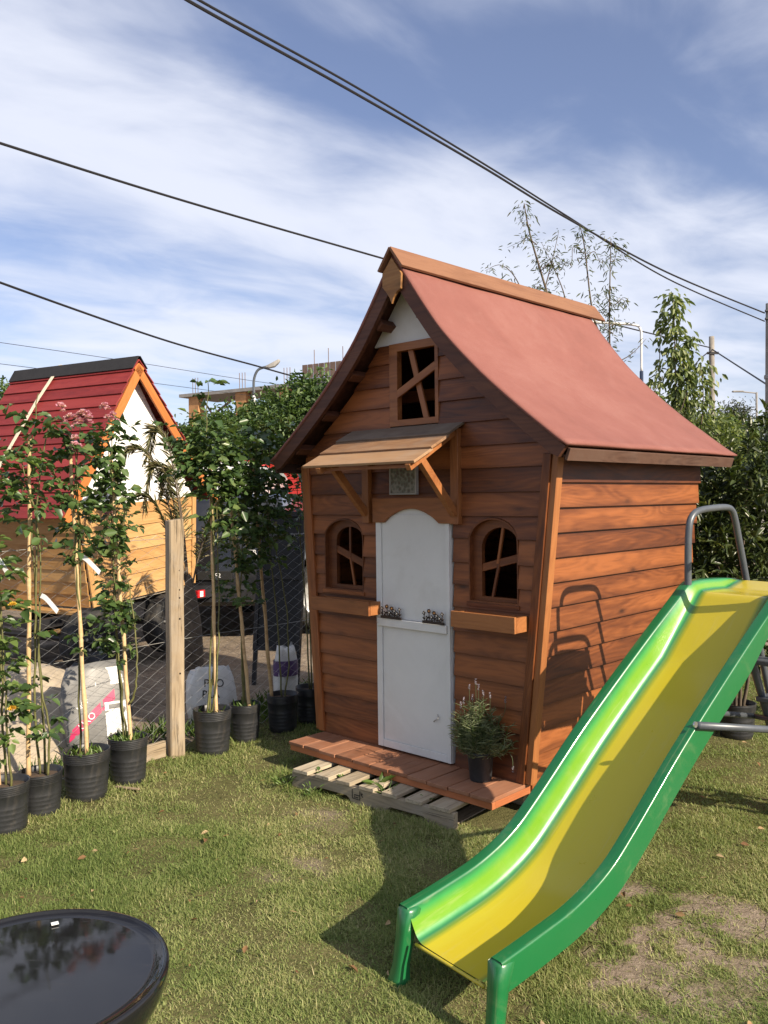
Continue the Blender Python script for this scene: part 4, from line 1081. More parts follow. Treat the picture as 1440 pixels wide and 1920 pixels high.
# nearest the camera on the left: leafy column of light leaves
rose('leafy rose with pale green leaves, cut by the left picture edge', -1.868, 4.166, .115, .238, ((-1.90, 4.17, .19), (-1.90, 4.18, 1.5)),
     [[(-1.86, 4.17, .2), (-1.875, 4.17, .8), (-1.88, 4.17, 1.3), (-1.88, 4.17, 1.8)], [(-1.83, 4.15, .2), (-1.84, 4.13, .7), (-1.865, 4.15, 1.2)]],
     [(0, .38, 1.35, 120, .085, .034), (0, 1.2, 1.85, 60, .12, .036), (1, .45, 1.0, 40, .06, .034)], 'roselight',
     blooms=((-1.80, 4.14, 1.10, .016, 'petaly'), (-1.80, 4.12, .60, .020, 'petaly')), tags=([(-1.88, 4.15, 1.33), (-1.85, 4.13, 1.31), (-1.79, 4.10, 1.235)],))
rose('rose with long bare canes and a dark leafy top, second pot from left', -1.784, 4.387, .110, .215, ((-1.838, 4.375, .18), (-1.808, 4.40, 1.945)),
     [[(-1.78, 4.39, .19), (-1.80, 4.38, .6), (-1.785, 4.38, 1.1), (-1.775, 4.40, 1.6), (-1.72, 4.40, 1.95), (-1.66, 4.38, 2.02)],
      [(-1.76, 4.40, .19), (-1.775, 4.40, .7), (-1.79, 4.39, 1.2), (-1.81, 4.40, 1.7), (-1.76, 4.40, 2.15)],
      [(-1.74, 4.37, .19), (-1.72, 4.36, .42), (-1.77, 4.37, .8), (-1.76, 4.38, 1.4), (-1.86, 4.38, 1.85)]],
     [(0, 1.55, 2.05, 46, .10, .04), (1, 1.5, 2.15, 50, .10, .042), (2, 1.4, 1.9, 34, .09, .04), (2, .38, .72, 16, .05, .034)], 'roseleaf',
     tags=([(-1.75, 4.36, 1.12), (-1.72, 4.35, 1.105), (-1.655, 4.33, 1.04)],))
rose('rose with pink blossoms at its top and dark middle, third pot', -1.626, 4.620, .122, .256, ((-1.612, 4.60, .2), (-1.690, 4.63, 1.95)),
     [[(-1.61, 4.62, .22), (-1.635, 4.61, .7), (-1.655, 4.61, 1.2), (-1.66, 4.62, 1.7), (-1.62, 4.62, 2.02)], [(-1.66, 4.63, .22), (-1.655, 4.62, .7), (-1.64, 4.62, 1.3), (-1.655, 4.62, 1.9)]],
     [(0, 1.30, 1.98, 62, .060, .034), (1, 1.25, 1.8, 44, .055, .034), (0, .78, 1.0, 14, .05, .03), (0, 1.8, 2.05, 26, .09, .034)], 'roseleaf',
     blooms=[(-1.60+random.gauss(0, .040), 4.50+random.gauss(0, .02), 2.03+random.gauss(0, .026), random.uniform(.018, .027), 'petal') for _ in range(16)]
     + [(-1.61+random.gauss(0, .018), 4.50, 1.885+random.gauss(0, .025), .021, 'petal') for _ in range(5)]+[(-1.655+random.gauss(0, .014), 4.50, 2.02+random.gauss(0, .02), .014, 'petal') for _ in range(4)],
     tags=([(-1.62, 4.59, 1.30), (-1.59, 4.58, 1.285), (-1.515, 4.56, 1.215)],), weeds=60)
rose('rose densely leafed like a column, in front of the pine gable', -1.473, 4.865, .108, .257, ((-1.452, 4.85, .2), (-1.548, 4.88, 1.86)),
     [[(-1.48, 4.87, .22), (-1.51, 4.86, .6), (-1.535, 4.86, 1.1), (-1.545, 4.87, 1.6), (-1.53, 4.87, 2.1)], [(-1.50, 4.88, .22), (-1.525, 4.87, .7), (-1.54, 4.87, 1.4), (-1.56, 4.87, 1.95)],
      [(-1.45, 4.84, .45), (-1.41, 4.82, .55), (-1.405, 4.82, .75), (-1.43, 4.83, 1.05), (-1.47, 4.85, 1.2)]],
     [(0, .72, 1.45, 120, .04, .030), (0, 1.4, 2.02, 130, .075, .030), (1, 1.25, 2.0, 70, .07, .030)], 'roseleaf',
     blooms=[(-1.49+random.gauss(0, .02), 4.74, 2.02+random.gauss(0, .03), .018, 'petal') for _ in range(5)]+[(-1.53+random.gauss(0, .012), 4.74, 2.12+random.gauss(0, .015), .018, 'petal') for _ in range(4)]+[(-1.56+random.gauss(0, .02), 4.82, 1.53+random.gauss(0, .01), .012, 'petal') for _ in range(3)], weeds=110)
rose('tall rose just right of the bare wooden post, with one shoot above', -1.100, 5.402, .118, .278, ((-1.072, 5.39, .22), (-1.092, 5.42, 1.87)),
     [[(-1.11, 5.40, .24), (-1.07, 5.38, .42), (-1.045, 5.38, .8), (-1.05, 5.40, 1.4), (-1.06, 5.40, 1.9)], [(-1.12, 5.40, .24), (-1.085, 5.40, .6), (-1.075, 5.40, 1.3), (-1.11, 5.41, 2.0), (-1.095, 5.41, 2.34)],
      [(-1.13, 5.39, .24), (-1.09, 5.41, .9), (-1.08, 5.41, 1.6), (-1.20, 5.42, 1.95)]],
     [(0, 1.62, 2.04, 130, .14, .042), (1, 1.68, 2.10, 130, .14, .042), (1, 2.25, 2.36, 11, .025, .036), (2, 1.65, 2.0, 90, .11, .042), (0, 1.25, 1.6, 32, .06, .036)], 'roseleaf', weeds=10)
rose('rose in the sixth pot, sunlit grey pot beside the house shade', -.939, 5.674, .100, .245, ((-.905, 5.66, .2), (-1.02, 5.69, 1.62)),
     [[(-.95, 5.67, .21), (-.955, 5.67, .7), (-.97, 5.68, 1.2), (-.95, 5.68, 1.75)], [(-.93, 5.68, .21), (-.96, 5.69, .9), (-.93, 5.69, 1.5), (-.86, 5.69, 1.9)]],
     [(0, .9, 1.8, 190, .12, .045), (1, 1.3, 2.05, 210, .16, .048)], 'roseleaf', weeds=50)
rose('rose on a thick bamboo stake in the house shade, dark pot', -.716, 5.914, .108, .25, ((-.790, 5.90, .2), (-.905, 5.93, 1.92)),
     [[(-.72, 5.91, .22), (-.75, 5.91, .8), (-.80, 5.92, 1.4), (-.78, 5.92, 2.0)], [(-.70, 5.91, .22), (-.67, 5.92, .5), (-.69, 5.93, .9), (-.80, 5.93, 1.5), (-.90, 5.93, 2.05)]],
     [(0, 1.2, 2.05, 200, .18, .05), (1, 1.3, 2.15, 210, .19, .05)], 'roseleaf', stake_r=.0115)
rose('thin dark stemmed rose nearest the playhouse wall', -.545, 6.13, .105, .25, ((-.50, 6.14, .2), (-.585, 6.16, 1.75)),
     [[(-.55, 6.13, .22), (-.565, 6.13, .8), (-.60, 6.14, 1.3), (-.62, 6.14, 1.75)], [(-.53, 6.14, .22), (-.545, 6.15, 1.0), (-.55, 6.15, 1.7)]],
     [(0, 1.5, 1.85, 26, .08, .045), (1, 1.5, 1.8, 14, .07, .045)], 'roseleaf')

# ------------------------------------------------------------------ fence
fd = Vector((*(FENCE_B-FENCE_A), 0)); FL = fd.length; fd.normalize()
fence = thing('chain_link_fence', 'sagging chain-link wire fence behind the rose pots', 'fence', (FENCE_A[0], FENCE_A[1], 0), math.atan2(fd.y, fd.x))
wm = MB(); pit = .068; H0, H1 = .02, 1.36; nz = int((H1-H0)/(pit*.5))
for i in range(int(FL/pit)):
    pts = []
    for j in range(nz+1):
        x = i*pit+(pit*.51 if (i+j) % 2 == 0 else -pit*.51)+.05; z = H0+(H1-H0)*j/nz
        sag = -.02*math.sin(x*2.1)*(z/H1)**2
        pts.append((x, .002*(1 if j % 2 else -1)+.012*math.sin(x*3+z*2), z+sag))
    wm.tube(pts, .0014, 4, False)
o = wm.build('wire_mesh', M['wire'], fence); o['kind'] = 'stuff'
for zz in (1.345, .70):
    MB().tube([(x*.2, .004*math.sin(x), zz-.012*math.sin(x*.42)) for x in range(int(FL/.2)+1)], .0018, 5).build('tension_wire', M['wire'], fence)
def log_post(x, h, w, lean, label=None):
    V = []; F = []; n = 9
    sec = [(-.50, -.36), (-.42, -.46), (.0, -.49), (.42, -.45), (.50, -.1), (.48, .48), (-.47, .50)]
    for i in range(n):
        z = -.03+(h+.03)*i/(n-1)
        for a, b in sec: V.append((x+a*w*(1+.04*math.sin(i*1.7+a*3))+lean*z, b*w*(1+.05*math.cos(i*1.3+b*4))-.05, z+(.012*a if i == n-1 else 0)))
    s = len(sec); ct, sn = math.cos(R(-20)), math.sin(R(-20)); V = [(x+lean*q[2]+(q[0]-x-lean*q[2])*ct-(q[1]+.05)*sn, -.05+(q[0]-x-lean*q[2])*sn+(q[1]+.05)*ct, q[2]) for q in V]
    for i in range(n-1):
        for j in range(s): F.append((i*s+j, i*s+(j+1) % s, (i+1)*s+(j+1) % s, (i+1)*s+j))
    F += [tuple(range(s-1, -1, -1)), tuple((n-1)*s+j for j in range(s))]
    me = MB().add(V, F).mesh('post')
    # the grain follows the post: its own frame runs x along the length
    mt = Matrix.Rotation(-PI/2, 4, 'Y'); me.transform(mt.inverted())
    o = link('post', me, M['post'], fence, mt, bevel=.004); 
    if label: o['label'] = label
    return o
px = (Vector((-1.345, 5.36, 0))-Vector((FENCE_A[0], FENCE_A[1], 0))).dot(fd)
po = log_post(px, 1.475, .098, .012, 'bare split wooden post with nail holes')
for zz in (.52, .86, .99, 1.04, 1.16): 
    c = po.matrix_basis.inverted() @ Vector((px+.012*zz-.004, -.0965, zz))
    MB().tube([c, c+(po.matrix_basis.inverted().to_3x3() @ Vector((0, -.0035, 0)))], .006, 8).build('nail_hole', M['dark'], po)
log_post(px-2.45, 1.45, .09, 0); log_post(px+2.2, 1.40, .085, 0)
plank('kick_board', fence, (px-.36, -.01, .052), (px-.055, -.01, .052), .10, .024, M['post'])

# ------------------------------------------------------------------ sacks, sand, board behind the fence
def text_mesh(txt, size, m, parent, mtx, depth=.001, name='lettering'):
    cu = bpy.data.curves.new(name, 'FONT'); cu.body = txt; cu.size = size; cu.extrude = depth; cu.align_x = 'CENTER'; cu.align_y = 'CENTER'
    ob = bpy.data.objects.new(name, cu); COL.objects.link(ob); bpy.context.view_layer.update()
    me = bpy.data.meshes.new_from_object(ob); bpy.data.objects.remove(ob); me.name = name
    me.materials.clear(); me.materials.append(m)
    return link(name, me, None, parent, mtx)
def sack(name, label, loc, rz, w, d, h, m, tilt=0.0, tuck=.55, seed=0):
    t = thing(name, label, 'sack', loc, rz); t.rotation_euler = (tilt, 0, rz)
    r = random.Random(seed); n = 24; rows = 12; V = []; F = []
    ph = [r.uniform(0, 6) for _ in range(6)]
    for i in range(rows+1):
        k = i/rows; z = h*k
        bw = w/2*(1-.12*(2*k-1)**2)*(1.0 if k < .8 else 1-.12*(k-.8)*5); bd = d/2*(1-k**2.2*tuck)*(1-.15*(1-k)**6)
        bd = max(bd, .012)
        for j in range(n):
            a = 2*PI*j/n; ca = math.copysign(abs(math.cos(a))**.6, math.cos(a)); sa = math.copysign(abs(math.sin(a))**.7, math.sin(a))
            cr = 1+.035*math.sin(3*a+ph[0]+k*4)+.03*math.sin(7*a+ph[1]-k*9)+.02*math.sin(11*a+ph[2]+k*14)
            V.append((bw*ca*cr, bd*sa*cr, z+.015*math.sin(a*2+ph[3])*k+.02*math.sin(a*5+ph[4])*k*k))
    for i in range(rows):
        for j in range(n): F.append((i*n+j, i*n+(j+1) % n, (i+1)*n+(j+1) % n, (i+1)*n+j))
    F += [tuple(range(n-1, -1, -1)), tuple(rows*n+j for j in range(n))]
    MB().add(V, F).build('bag', m, t, smooth=True)
    def front(x, z):
        k = min(max(z/h, 0), 1); bw = w/2*(1-.12*(2*k-1)**2)*(1.0 if k < .8 else 1-.12*(k-.8)*5); bd = max(d/2*(1-k**2.2*tuck)*(1-.15*(1-k)**6), .012)
        y = 0
        cr = 1.0
        for _ in range(3):
            q = max(-1, min(1, x/(bw*cr))); ca = math.copysign(abs(q)**(1/.6), q); a = -math.acos(ca)
            cr = 1+.035*math.sin(3*a+ph[0]+k*4)+.03*math.sin(7*a+ph[1]-k*9)+.02*math.sin(11*a+ph[2]+k*14)
        return -bd*abs(math.sin(a))**.7*cr
    return t, front
def face_m(x, z, y, rot=0.0):
    return Matrix.Translation((x, y, z)) @ Matrix.Rotation(R(90), 4, 'X') @ Matrix.Rotation(rot, 4, 'Z')
s1, s1_fn = sack('growing_medium_sack', 'grey and white plastic sack with slanting magenta band leaning behind the fence', (-1.86, 5.52, -.03), R(35), .44, .20, .56, M['sackgrey'], R(-8), .6, 3)
def patch(parent, fn, quad, m, name, off=.0012, n=10):
    V = []; F = []
    for i in range(n+1):
        for j in range(n+1):
            u, v = i/n, j/n
            x = (quad[0][0]*(1-u)+quad[1][0]*u)*(1-v)+(quad[3][0]*(1-u)+quad[2][0]*u)*v; z = (quad[0][1]*(1-u)+quad[1][1]*u)*(1-v)+(quad[3][1]*(1-u)+quad[2][1]*u)*v
            V.append((x, fn(x, z)-off, z))
    F = [(i*(n+1)+j, (i+1)*(n+1)+j, (i+1)*(n+1)+j+1, i*(n+1)+j+1) for i in range(n) for j in range(n)]
    return MB().add(V, F).build(name, m, parent, smooth=True)
f1 = s1_fn
patch(s1, f1, [(-.20, .10), (.10, .335), (.10, .40), (-.185, .175)], M['magenta'], 'magenta_band')
patch(s1, f1, [(.03, .03), (.19, .03), (.185, .32), (.03, .32)], M['sackwhite'], 'white_panel', .0016)
patch(s1, f1, [(-.02, .43), (.17, .43), (.16, .54), (.0, .54)], M['sackwhite'], 'white_top', .0016)
patch(s1, f1, [(.055, .275), (.135, .275), (.135, .305), (.055, .305)], M['sackgrey'], 'grey_box', .0026, 4)
for k in range(4): patch(s1, f1, [(.05+.03*k, .04), (.064+.03*k, .04), (.064+.03*k, .125), (.05+.03*k, .125)], M['sackgrey'], 'grey_stripe', .0026, 4)
def wrap_text(txt, size, m, parent, fn, x, z, rot, off=.003):
    o = text_mesh(txt, size, m, parent, None, .0003); c, s_ = math.cos(rot), math.sin(rot)
    for v in o.data.vertices:
        a_, b_, d_ = v.co; xx = x+a_*c-b_*s_; zz = z+a_*s_+b_*c; v.co = (xx, fn(xx, zz)-off-d_, zz)
wrap_text('URO', .058, M['letter'], s1, f1, -.085, .222, R(40)); wrap_text('NCE', .045, M['letter'], s1, f1, -.105, .325, R(42), .002)
s2, s1_fn2 = sack('potting_mix_sack', 'white plastic sack lettered in black beside the tall rose', (-1.255, 6.18, -.03), R(28), .36, .20, .40, M['sackwhite'], R(-6), .6, 9)
wrap_text('PRO', .078, M['ink'], s2, s1_fn2, .0, .30, R(-6)); wrap_text('PLA', .078, M['ink'], s2, s1_fn2, -.03, .225, R(-6))
s3, _f = sack('purple_sack', 'upright white and purple sack in shade by the playhouse', (-.79, 6.75, -.03), R(40), .19, .14, .46, M['sackwhite'], 0, .5, 15)
MB().lathe([(.104, .24), (.108, .30), (.104, .36)], 24, squash=lambda a, z: 1-.16*abs(math.sin(a))).build('purple_band', M['sackpurple'], s3, smooth=True)
def heap(name, label, c, rx, ry, h, m, seed, cat):
    n = 60; xs = np.linspace(-1, 1, n); X, Y = np.meshgrid(xs, xs); r = np.sqrt(X**2+Y**2)
    Z = np.clip(1-r, 0, 1)**.85*h*(1+.35*(fbm(X*2, Y*2, .5, seed, 4)-.5))+.03*(fbm(X, Y, .12, seed+5, 3)-.5)
    Z = np.where(r >= 1, -.06, Z)-.03
    V = np.stack([X*rx, Y*ry, Z], -1).reshape(-1, 3); I = np.arange(n*n).reshape(n, n)
    F = np.stack([I[:-1, :-1], I[:-1, 1:], I[1:, 1:], I[1:, :-1]], -1).reshape(-1)
    o = np_mesh(name, V, F, np.full((n-1)**2, 4), None, m, smooth=True); o.location = c
    return tag(o, label, cat)
heap('sand_heap', 'pale heap of sand behind the fence at the left', (-2.52, 5.95, 0), .72, .85, .56, M['sand'], 4, 'sand heap')
heap('soil_heap', 'low brown heap of soil and rubble in front of the trailer wheel', (-1.55, 7.45, 0), 1.1, .7, .16, M['ground'], 14, 'soil heap')
bd = thing('blackboard_easel', 'tall charcoal board with a frame leaning beside the playhouse', 'board', (-.93, 7.1, 0), R(-8))
bd.rotation_euler = (R(-5), R(2.5), R(-8))
MB().box((-.19, 0, .36), (.19, .016, 1.47)).build('panel', M['chalk'], bd)
MB().ring(rect(-.20, .20, .33, 1.50), rect(-.165, .165, .365, 1.455), -.014, .020).build('board_frame', M['steelblack'], bd, bevel=.002)
MB().box((-.165, -.012, .93), (.165, -.0005, .965)).build('board_rail', M['steelblack'], bd)
for x in (-.185, .185): MB().box((x-.018, .021, -.02), (x+.018, .045, 1.0)).build('leg', M['steelblack'], bd)
tag(MB().box((-.32, -.045, 0), (.32, .045, .03)).build('timber_offcut', M['post'], None, Matrix.Translation((-.95, 7.75, -.025)) @ Matrix.Rotation(R(-25), 4, 'Z')), 'pale timber offcut on the dirt behind the dark board', 'timber')

# ------------------------------------------------------------------ the second playhouse on its trailer
def tilted(loc, rz, ty): return Matrix.Translation(loc) @ Matrix.Rotation(rz, 4, 'Z') @ Matrix.Rotation(ty, 4, 'Y')
T2 = tilted((-2.745, 8.02, .60), R(61), R(-4.2))
ph2 = thing('pine_playhouse', 'pine playhouse with red plank roof and white gable loaded on a trailer', 'playhouse'); ph2.matrix_world = T2
GW2 = 1.40; WH = .93; LEN = 1.62
def gx(z): return -.085*z/.93, GW2+.10*z/.93
z = 0.0; k = 0
while z < WH-.01:
    z1 = min(z+.118, WH); a0, b0 = gx(z); a1, b1 = gx(z1); cx = (a0+b0)/2; cz = (z+z1)/2
    poly = [(a0, z-.003), (b0, z-.003), (b1, z1+.003), (a1, z1+.003)]
    MB().prism([(p[0]-cx, p[1]-cz) for p in poly], -.013, 0).build('siding_plank', M['pine'], ph2, frame((cx, -.002, cz), (1, 0, 0), (0, .10, 1)), bevel=.0015)
    # long wall on the shaded side
    MB().prism([(-LEN/2, -(z1-z)/2-.003), (LEN/2, -(z1-z)/2-.003), (LEN/2, (z1-z)/2+.003), (-LEN/2, (z1-z)/2+.003)], 0, .013).build('siding_plank', M['pine'], ph2, frame(((a0+a1)/2-.002, LEN/2+.006, cz), (0, 1, 0), (-.085/.93+.10, 0, 1)), bevel=.0015)
    z = z1; k += 1
MB().box((GW2+.05, .02, 0), (GW2+.065, LEN, WH)).build('far_wall', M['pine'], ph2)
MB().box((-.08, LEN, 0), (GW2+.08, LEN+.015, WH)).build('rear_wall', M['pine'], ph2)
MB().box((.0, .012, -.03), (GW2, LEN, -.004)).build('floor', M['palletside'], ph2)
a1, b1 = gx(WH)
for xx, sg in ((a1, -1), (b1, 1)):
    x0 = gx(0)[0 if sg < 0 else 1]
    plank('corner_board', ph2, (x0-sg*.022, -.024, 0), (xx-sg*.022, -.024, WH), .055, .018, M['pine'], up=(1, 0, 0))
AP = (.70, 2.32); EL = (-.355, .865); ER = (1.755, .865)
gp = [(a1+.02, WH+.002), (b1-.02, WH+.002), (AP[0], AP[1]-.05)]
o = MB().prism(gp, -.004, .012).build('gable_panel', M['whiteboard'], ph2); o['label'] = 'bright white painted gable'
for E_, sg in ((EL, -1), (ER, 1)):
    d = Vector((AP[0]-E_[0], 0, AP[1]-E_[1])); L = d.length; d.normalize(); nv = Vector((sg*d.z, 0, -sg*d.x)) if sg > 0 else Vector((-d.z, 0, d.x))
    # orange rake board
    plank('rake_board', ph2, Vector((E_[0], -.115, E_[1]))-nv*.045, Vector((AP[0], -.115, AP[1]-.012))-nv*.045+Vector((0, 0, -.012)), .085, .022, M['orange'], up=tuple(nv))
    rows = 13
    for i in range(rows):
        c = Vector((E_[0], LEN/2, E_[1]))+d*(L*(i+.5)/rows)+nv*.012
        tl = d*1.0+nv*-.085
        plank('roof_plank', ph2, c-Vector((0, LEN/2+.13, 0)), c+Vector((0, LEN/2+.05, 0)), L/rows+.012, .012, M['redplank'], up=tuple(d*1-nv*.10))
    c = Vector((AP[0], LEN/2-.04, AP[1]+.022))-d*.065+nv*.020
    plank('ridge_cap', ph2, c-Vector((0, LEN/2+.10, 0)), c+Vector((0, LEN/2+.10, 0)), .15, .008, M['black_felt'], up=tuple(d))
# strap thrown over the roof
stp = thing('ratchet_strap', 'pale webbing strap thrown over the red plank roof', 'strap'); stp.matrix_world = T2
def strap_side(E_, sg):
    d = Vector((AP[0]-E_[0], 0, AP[1]-E_[1])); d.normalize(); nv = Vector((sg*d.z, 0, -sg*d.x)) if sg > 0 else Vector((-d.z, 0, d.x))
    p1 = Vector((AP[0], .98, AP[1]+.05)); p0 = Vector((E_[0], 1.12 if sg < 0 else .9, E_[1]))+nv*.03; pe = Vector((E_[0]*.6 if sg < 0 else E_[0]-.2, 1.2 if sg < 0 else .9, -.06))
    mb = MB()
    V = []; 
    for q in [p1, p1.lerp(p0, .25)+nv*.022, p1.lerp(p0, .6)+nv*.018, p0, pe]:
        V += [tuple(q+Vector((0, .024, 0))), tuple(q-Vector((0, .024, 0)))]
    o = mb.add(V, [(2*i, 2*i+1, 2*i+3, 2*i+2) for i in range(4)]).build('webbing', M['strap'], stp); so = o.modifiers.new('solidify', 'SOLIDIFY'); so.thickness = .003
strap_side(EL, -1); strap_side(ER, 1)

# trailer
T3 = tilted((-2.745, 8.02, 0), R(61), R(-1.2))
tr = thing('flat_trailer', 'black steel trailer carrying the pine playhouse', 'trailer'); tr.matrix_world = T3
for yy in (.10, 1.5): MB().box((-.55, yy-.04, .47), (2.3, yy+.04, .555)).build('chassis_rail', M['steelblack'], tr, bevel=.003)
for xx in (-.5, .25, .9, 1.6, 2.25): MB().box((xx-.03, .145, .48), (xx+.03, 1.455, .545)).build('cross_member', M['steelblack'], tr)
MB().box((-.2, -.04, .556), (-.02, 1.6, .58)).build('deck_board', M['pine'], tr); MB().box((-.55, .0, .42), (-.15, .08, .445)).build('deck_board', M['pine'], tr)
def wheel(parent, c, rad, w, axis, hubm, tyre='rubber', nuts=5):
    mt = Matrix.Translation(c) @ (Vector((0, 0, 1)).rotation_difference(Vector(axis))).to_matrix().to_4x4()
    ty = MB().lathe([(rad*.62, -w*.42), (rad*.80, -w*.5), (rad*.95, -w*.46), (rad, -w*.3), (rad*1.0, -w*.1), (rad*.985, 0), (rad, w*.1), (rad, w*.3), (rad*.95, w*.46), (rad*.80, w*.5), (rad*.62, w*.42)], 40).build('wheel', M[tyre], parent, mt, smooth=True)
    MB().lathe([(0, w*.22), (rad*.16, w*.22), (rad*.18, w*.12), (rad*.42, w*.08), (rad*.5, w*.20), (rad*.58, w*.30), (rad*.64, w*.44), (rad*.64, -w*.42), (0, -w*.4)], 32).build('rim', hubm, ty, smooth=True)
    for i in range(nuts):
        a = 2*PI*i/nuts+.3; MB().lathe([(0, w*.24), (rad*.045, w*.24), (rad*.05, w*.1)], 8, (rad*.29*math.cos(a), rad*.29*math.sin(a), 0)).build('wheel_nut', M['hub'], ty)
    return ty
wheel(tr, (.92, -.10, .315), .30, .19, (0, -1, 0), M['steelblack']); wheel(tr, (-.12, -.12, .315), .30, .19, (0, -1, 0), M['steelblack'])
wheel(tr, (.92, 1.70, .315), .30, .19, (0, 1, 0), M['steelblack']); wheel(tr, (-.12, 1.70, .315), .30, .19, (0, 1, 0), M['steelblack'])
MB().box((.3, -.18, .60+.02), (1.5, -.0, .632)).build('mudguard', M['steelblack'], tr) if False else None
MB().tube([(.92, -.1, .315), (.92, 1.7, .315)], .03, 10).build('axle', M['steelblack'], tr); MB().tube([(-.12, -.1, .315), (-.12, 1.7, .315)], .03, 10).build('axle', M['steelblack'], tr)
MB().box((1.45, -.03, .50), (1.57, .02, .58)).build('side_lamp', M['redlens'], tr, bevel=.004)
MB().box((1.48, -.036, .51), (1.53, -.031, .57)).build('reflector', M['letter'], tr)

# ------------------------------------------------------------------ vehicles behind
def side_body(prof, W, taper, name, m, parent, bevel=.05):
    """body from a side outline (x along the car, z up), drawn in towards the roof"""
    zs = [p[1] for p in prof]; z0, z1 = min(zs), max(zs); V = []; n = len(prof)
    for sg in (-1, 1):
        for x, z in prof:
            k = max(0, (z-z0)/(z1-z0)-.45)/.55; V.append((x, sg*W/2*(1-taper*k), z))
    F = [tuple(range(n)), tuple(range(2*n-1, n-1, -1))]+[(i, i+n, (i+1) % n+n, (i+1) % n) for i in range(n)]
    o = MB().add(V, F).build(name, m, parent); b = o.modifiers.new('bevel', 'BEVEL'); b.width = bevel; b.segments = 3; b.limit_method = 'ANGLE'; b.angle_limit = R(25)
    for p in o.data.polygons: p.use_smooth = True
    return o
# dark estate car seen from behind: x runs forward
suv = thing('black_car', 'black car seen from behind between trailer and dark board', 'car', (-1.93, 9.75, 0), R(88))
side_body([(0, .38), (0, .80), (.04, 1.05), (.42, 1.58), (.62, 1.66), (2.1, 1.66), (2.75, 1.12), (3.7, 1.02), (4.1, .85), (4.15, .40)], 1.76, .22, 'body', M['carblack'], suv)
MB().prism([(-.58, 1.08), (.58, 1.08), (.50, 1.50), (-.50, 1.50)], 0, .012).build('rear_window', M['glass_dark'], suv, frame((.02, 0, 0), (0, -1, 0), (.62, 0, 1)) @ Matrix.Translation((0, -.04, 0)))
MB().box((-.10, -.84, .40), (.10, .84, .62)).build('bumper', M['steelblack'], suv, bevel=.04)
for y in (-.76, .76): MB().box((-.03, y-.09, .80), (.05, y+.09, 1.02)).build('tail_lamp', M['redlens'], suv, bevel=.015)
pl_ = MB().box((-.025, -.20, .68), (-.005, .20, .78)).build('number_plate', M['ink'], suv, bevel=.004)
text_mesh('152', .07, M['letter'], suv, Matrix.Translation((-.028, -.02, .73)) @ Matrix.Rotation(R(-90), 4, 'Z') @ Matrix.Rotation(R(90), 4, 'X'))
text_mesh('TER', .075, M['letter'], suv, Matrix.Translation((-.012, -.42, .99)) @ Matrix.Rotation(R(-90), 4, 'Z') @ Matrix.Rotation(R(90), 4, 'X'))
for x in (.75, 3.35):
    for y, ax in ((-.80, (0, -1, 0)), (.80, (0, 1, 0))): wheel(suv, (x, y, .31), .33, .2, ax, M['hub'])
# silver pickup, side on, front to the left
pk = thing('silver_pickup', 'silver blue pickup parked side on beyond the dark board', 'pickup', (-1.75, 11.0, 0), R(6))
side_body([(0, .50), (.0, .95), (.10, 1.36), (1.15, 1.46), (1.75, 1.95), (2.9, 2.0), (3.15, 1.45), (5.0, 1.42), (5.0, .52), (1.35, .52), (1.30, .74), (1.08, .92), (.80, .92), (.55, .74), (.50, .52)], 1.8, .12, 'body', M['carsilver'], pk)
MB().prism([(1.35, 1.42), (1.85, 1.86), (2.35, 1.88), (2.35, 1.42)], -.905, -.80).build('side_window', M['glass_dark'], pk)
wheel(pk, (.93, -.80, .42), .41, .24, (0, -1, 0), M['hub']); wheel(pk, (4.1, -.80, .42), .41, .24, (0, -1, 0), M['hub'])
wheel(pk, (.93, .80, .42), .41, .24, (0, 1, 0), M['hub']); wheel(pk, (4.1, .80, .42), .41, .24, (0, 1, 0), M['hub'])
MB().box((-.04, -.8, .95), (.02, -.45, 1.2)).build('headlamp', M['letter'], pk, bevel=.02)
MB().box((1.5, -1.08, 1.42), (1.66, -.92, 1.58)).build('mirror', M['steelblack'], pk, bevel=.02)
# white van, rear corner
vn = thing('white_van', 'white van with round red lamps beyond the pine playhouse', 'van', (-3.55, 13.2, 0), R(0))
side_body([(0, .45), (0, 1.95), (.1, 2.10), (1.75, 2.10), (1.9, 1.95), (1.9, .45)], 3.6, .06, 'body', M['carwhite'], vn, .07)
for x, mm in ((.82, 'redlens'), (.70, 'plaque'), (1.55, 'redlens'), (1.42, 'plaque')): MB().lathe([(0, 0), (.055, 0), (.06, .02), (.05, .035), (0, .04)], 20, (x, -1.84, 1.50), 'Y').build('round_lamp', M[mm], vn)
MB().box((.3, -1.90, .42), (1.88, -1.80, .60)).build('bumper', M['steelblack'], vn, bevel=.02)
MB().box((.35, -1.815, 1.18), (1.8, -1.80, 1.42)).build('trim_strip', M['slab'], vn)
for x in (.28, 1.62):
    for y in (-1.1, 1.1): wheel(vn, (x, y, .33), .33, .2, (-1 if x < 1 else 1, 0, 0), M['hub'])
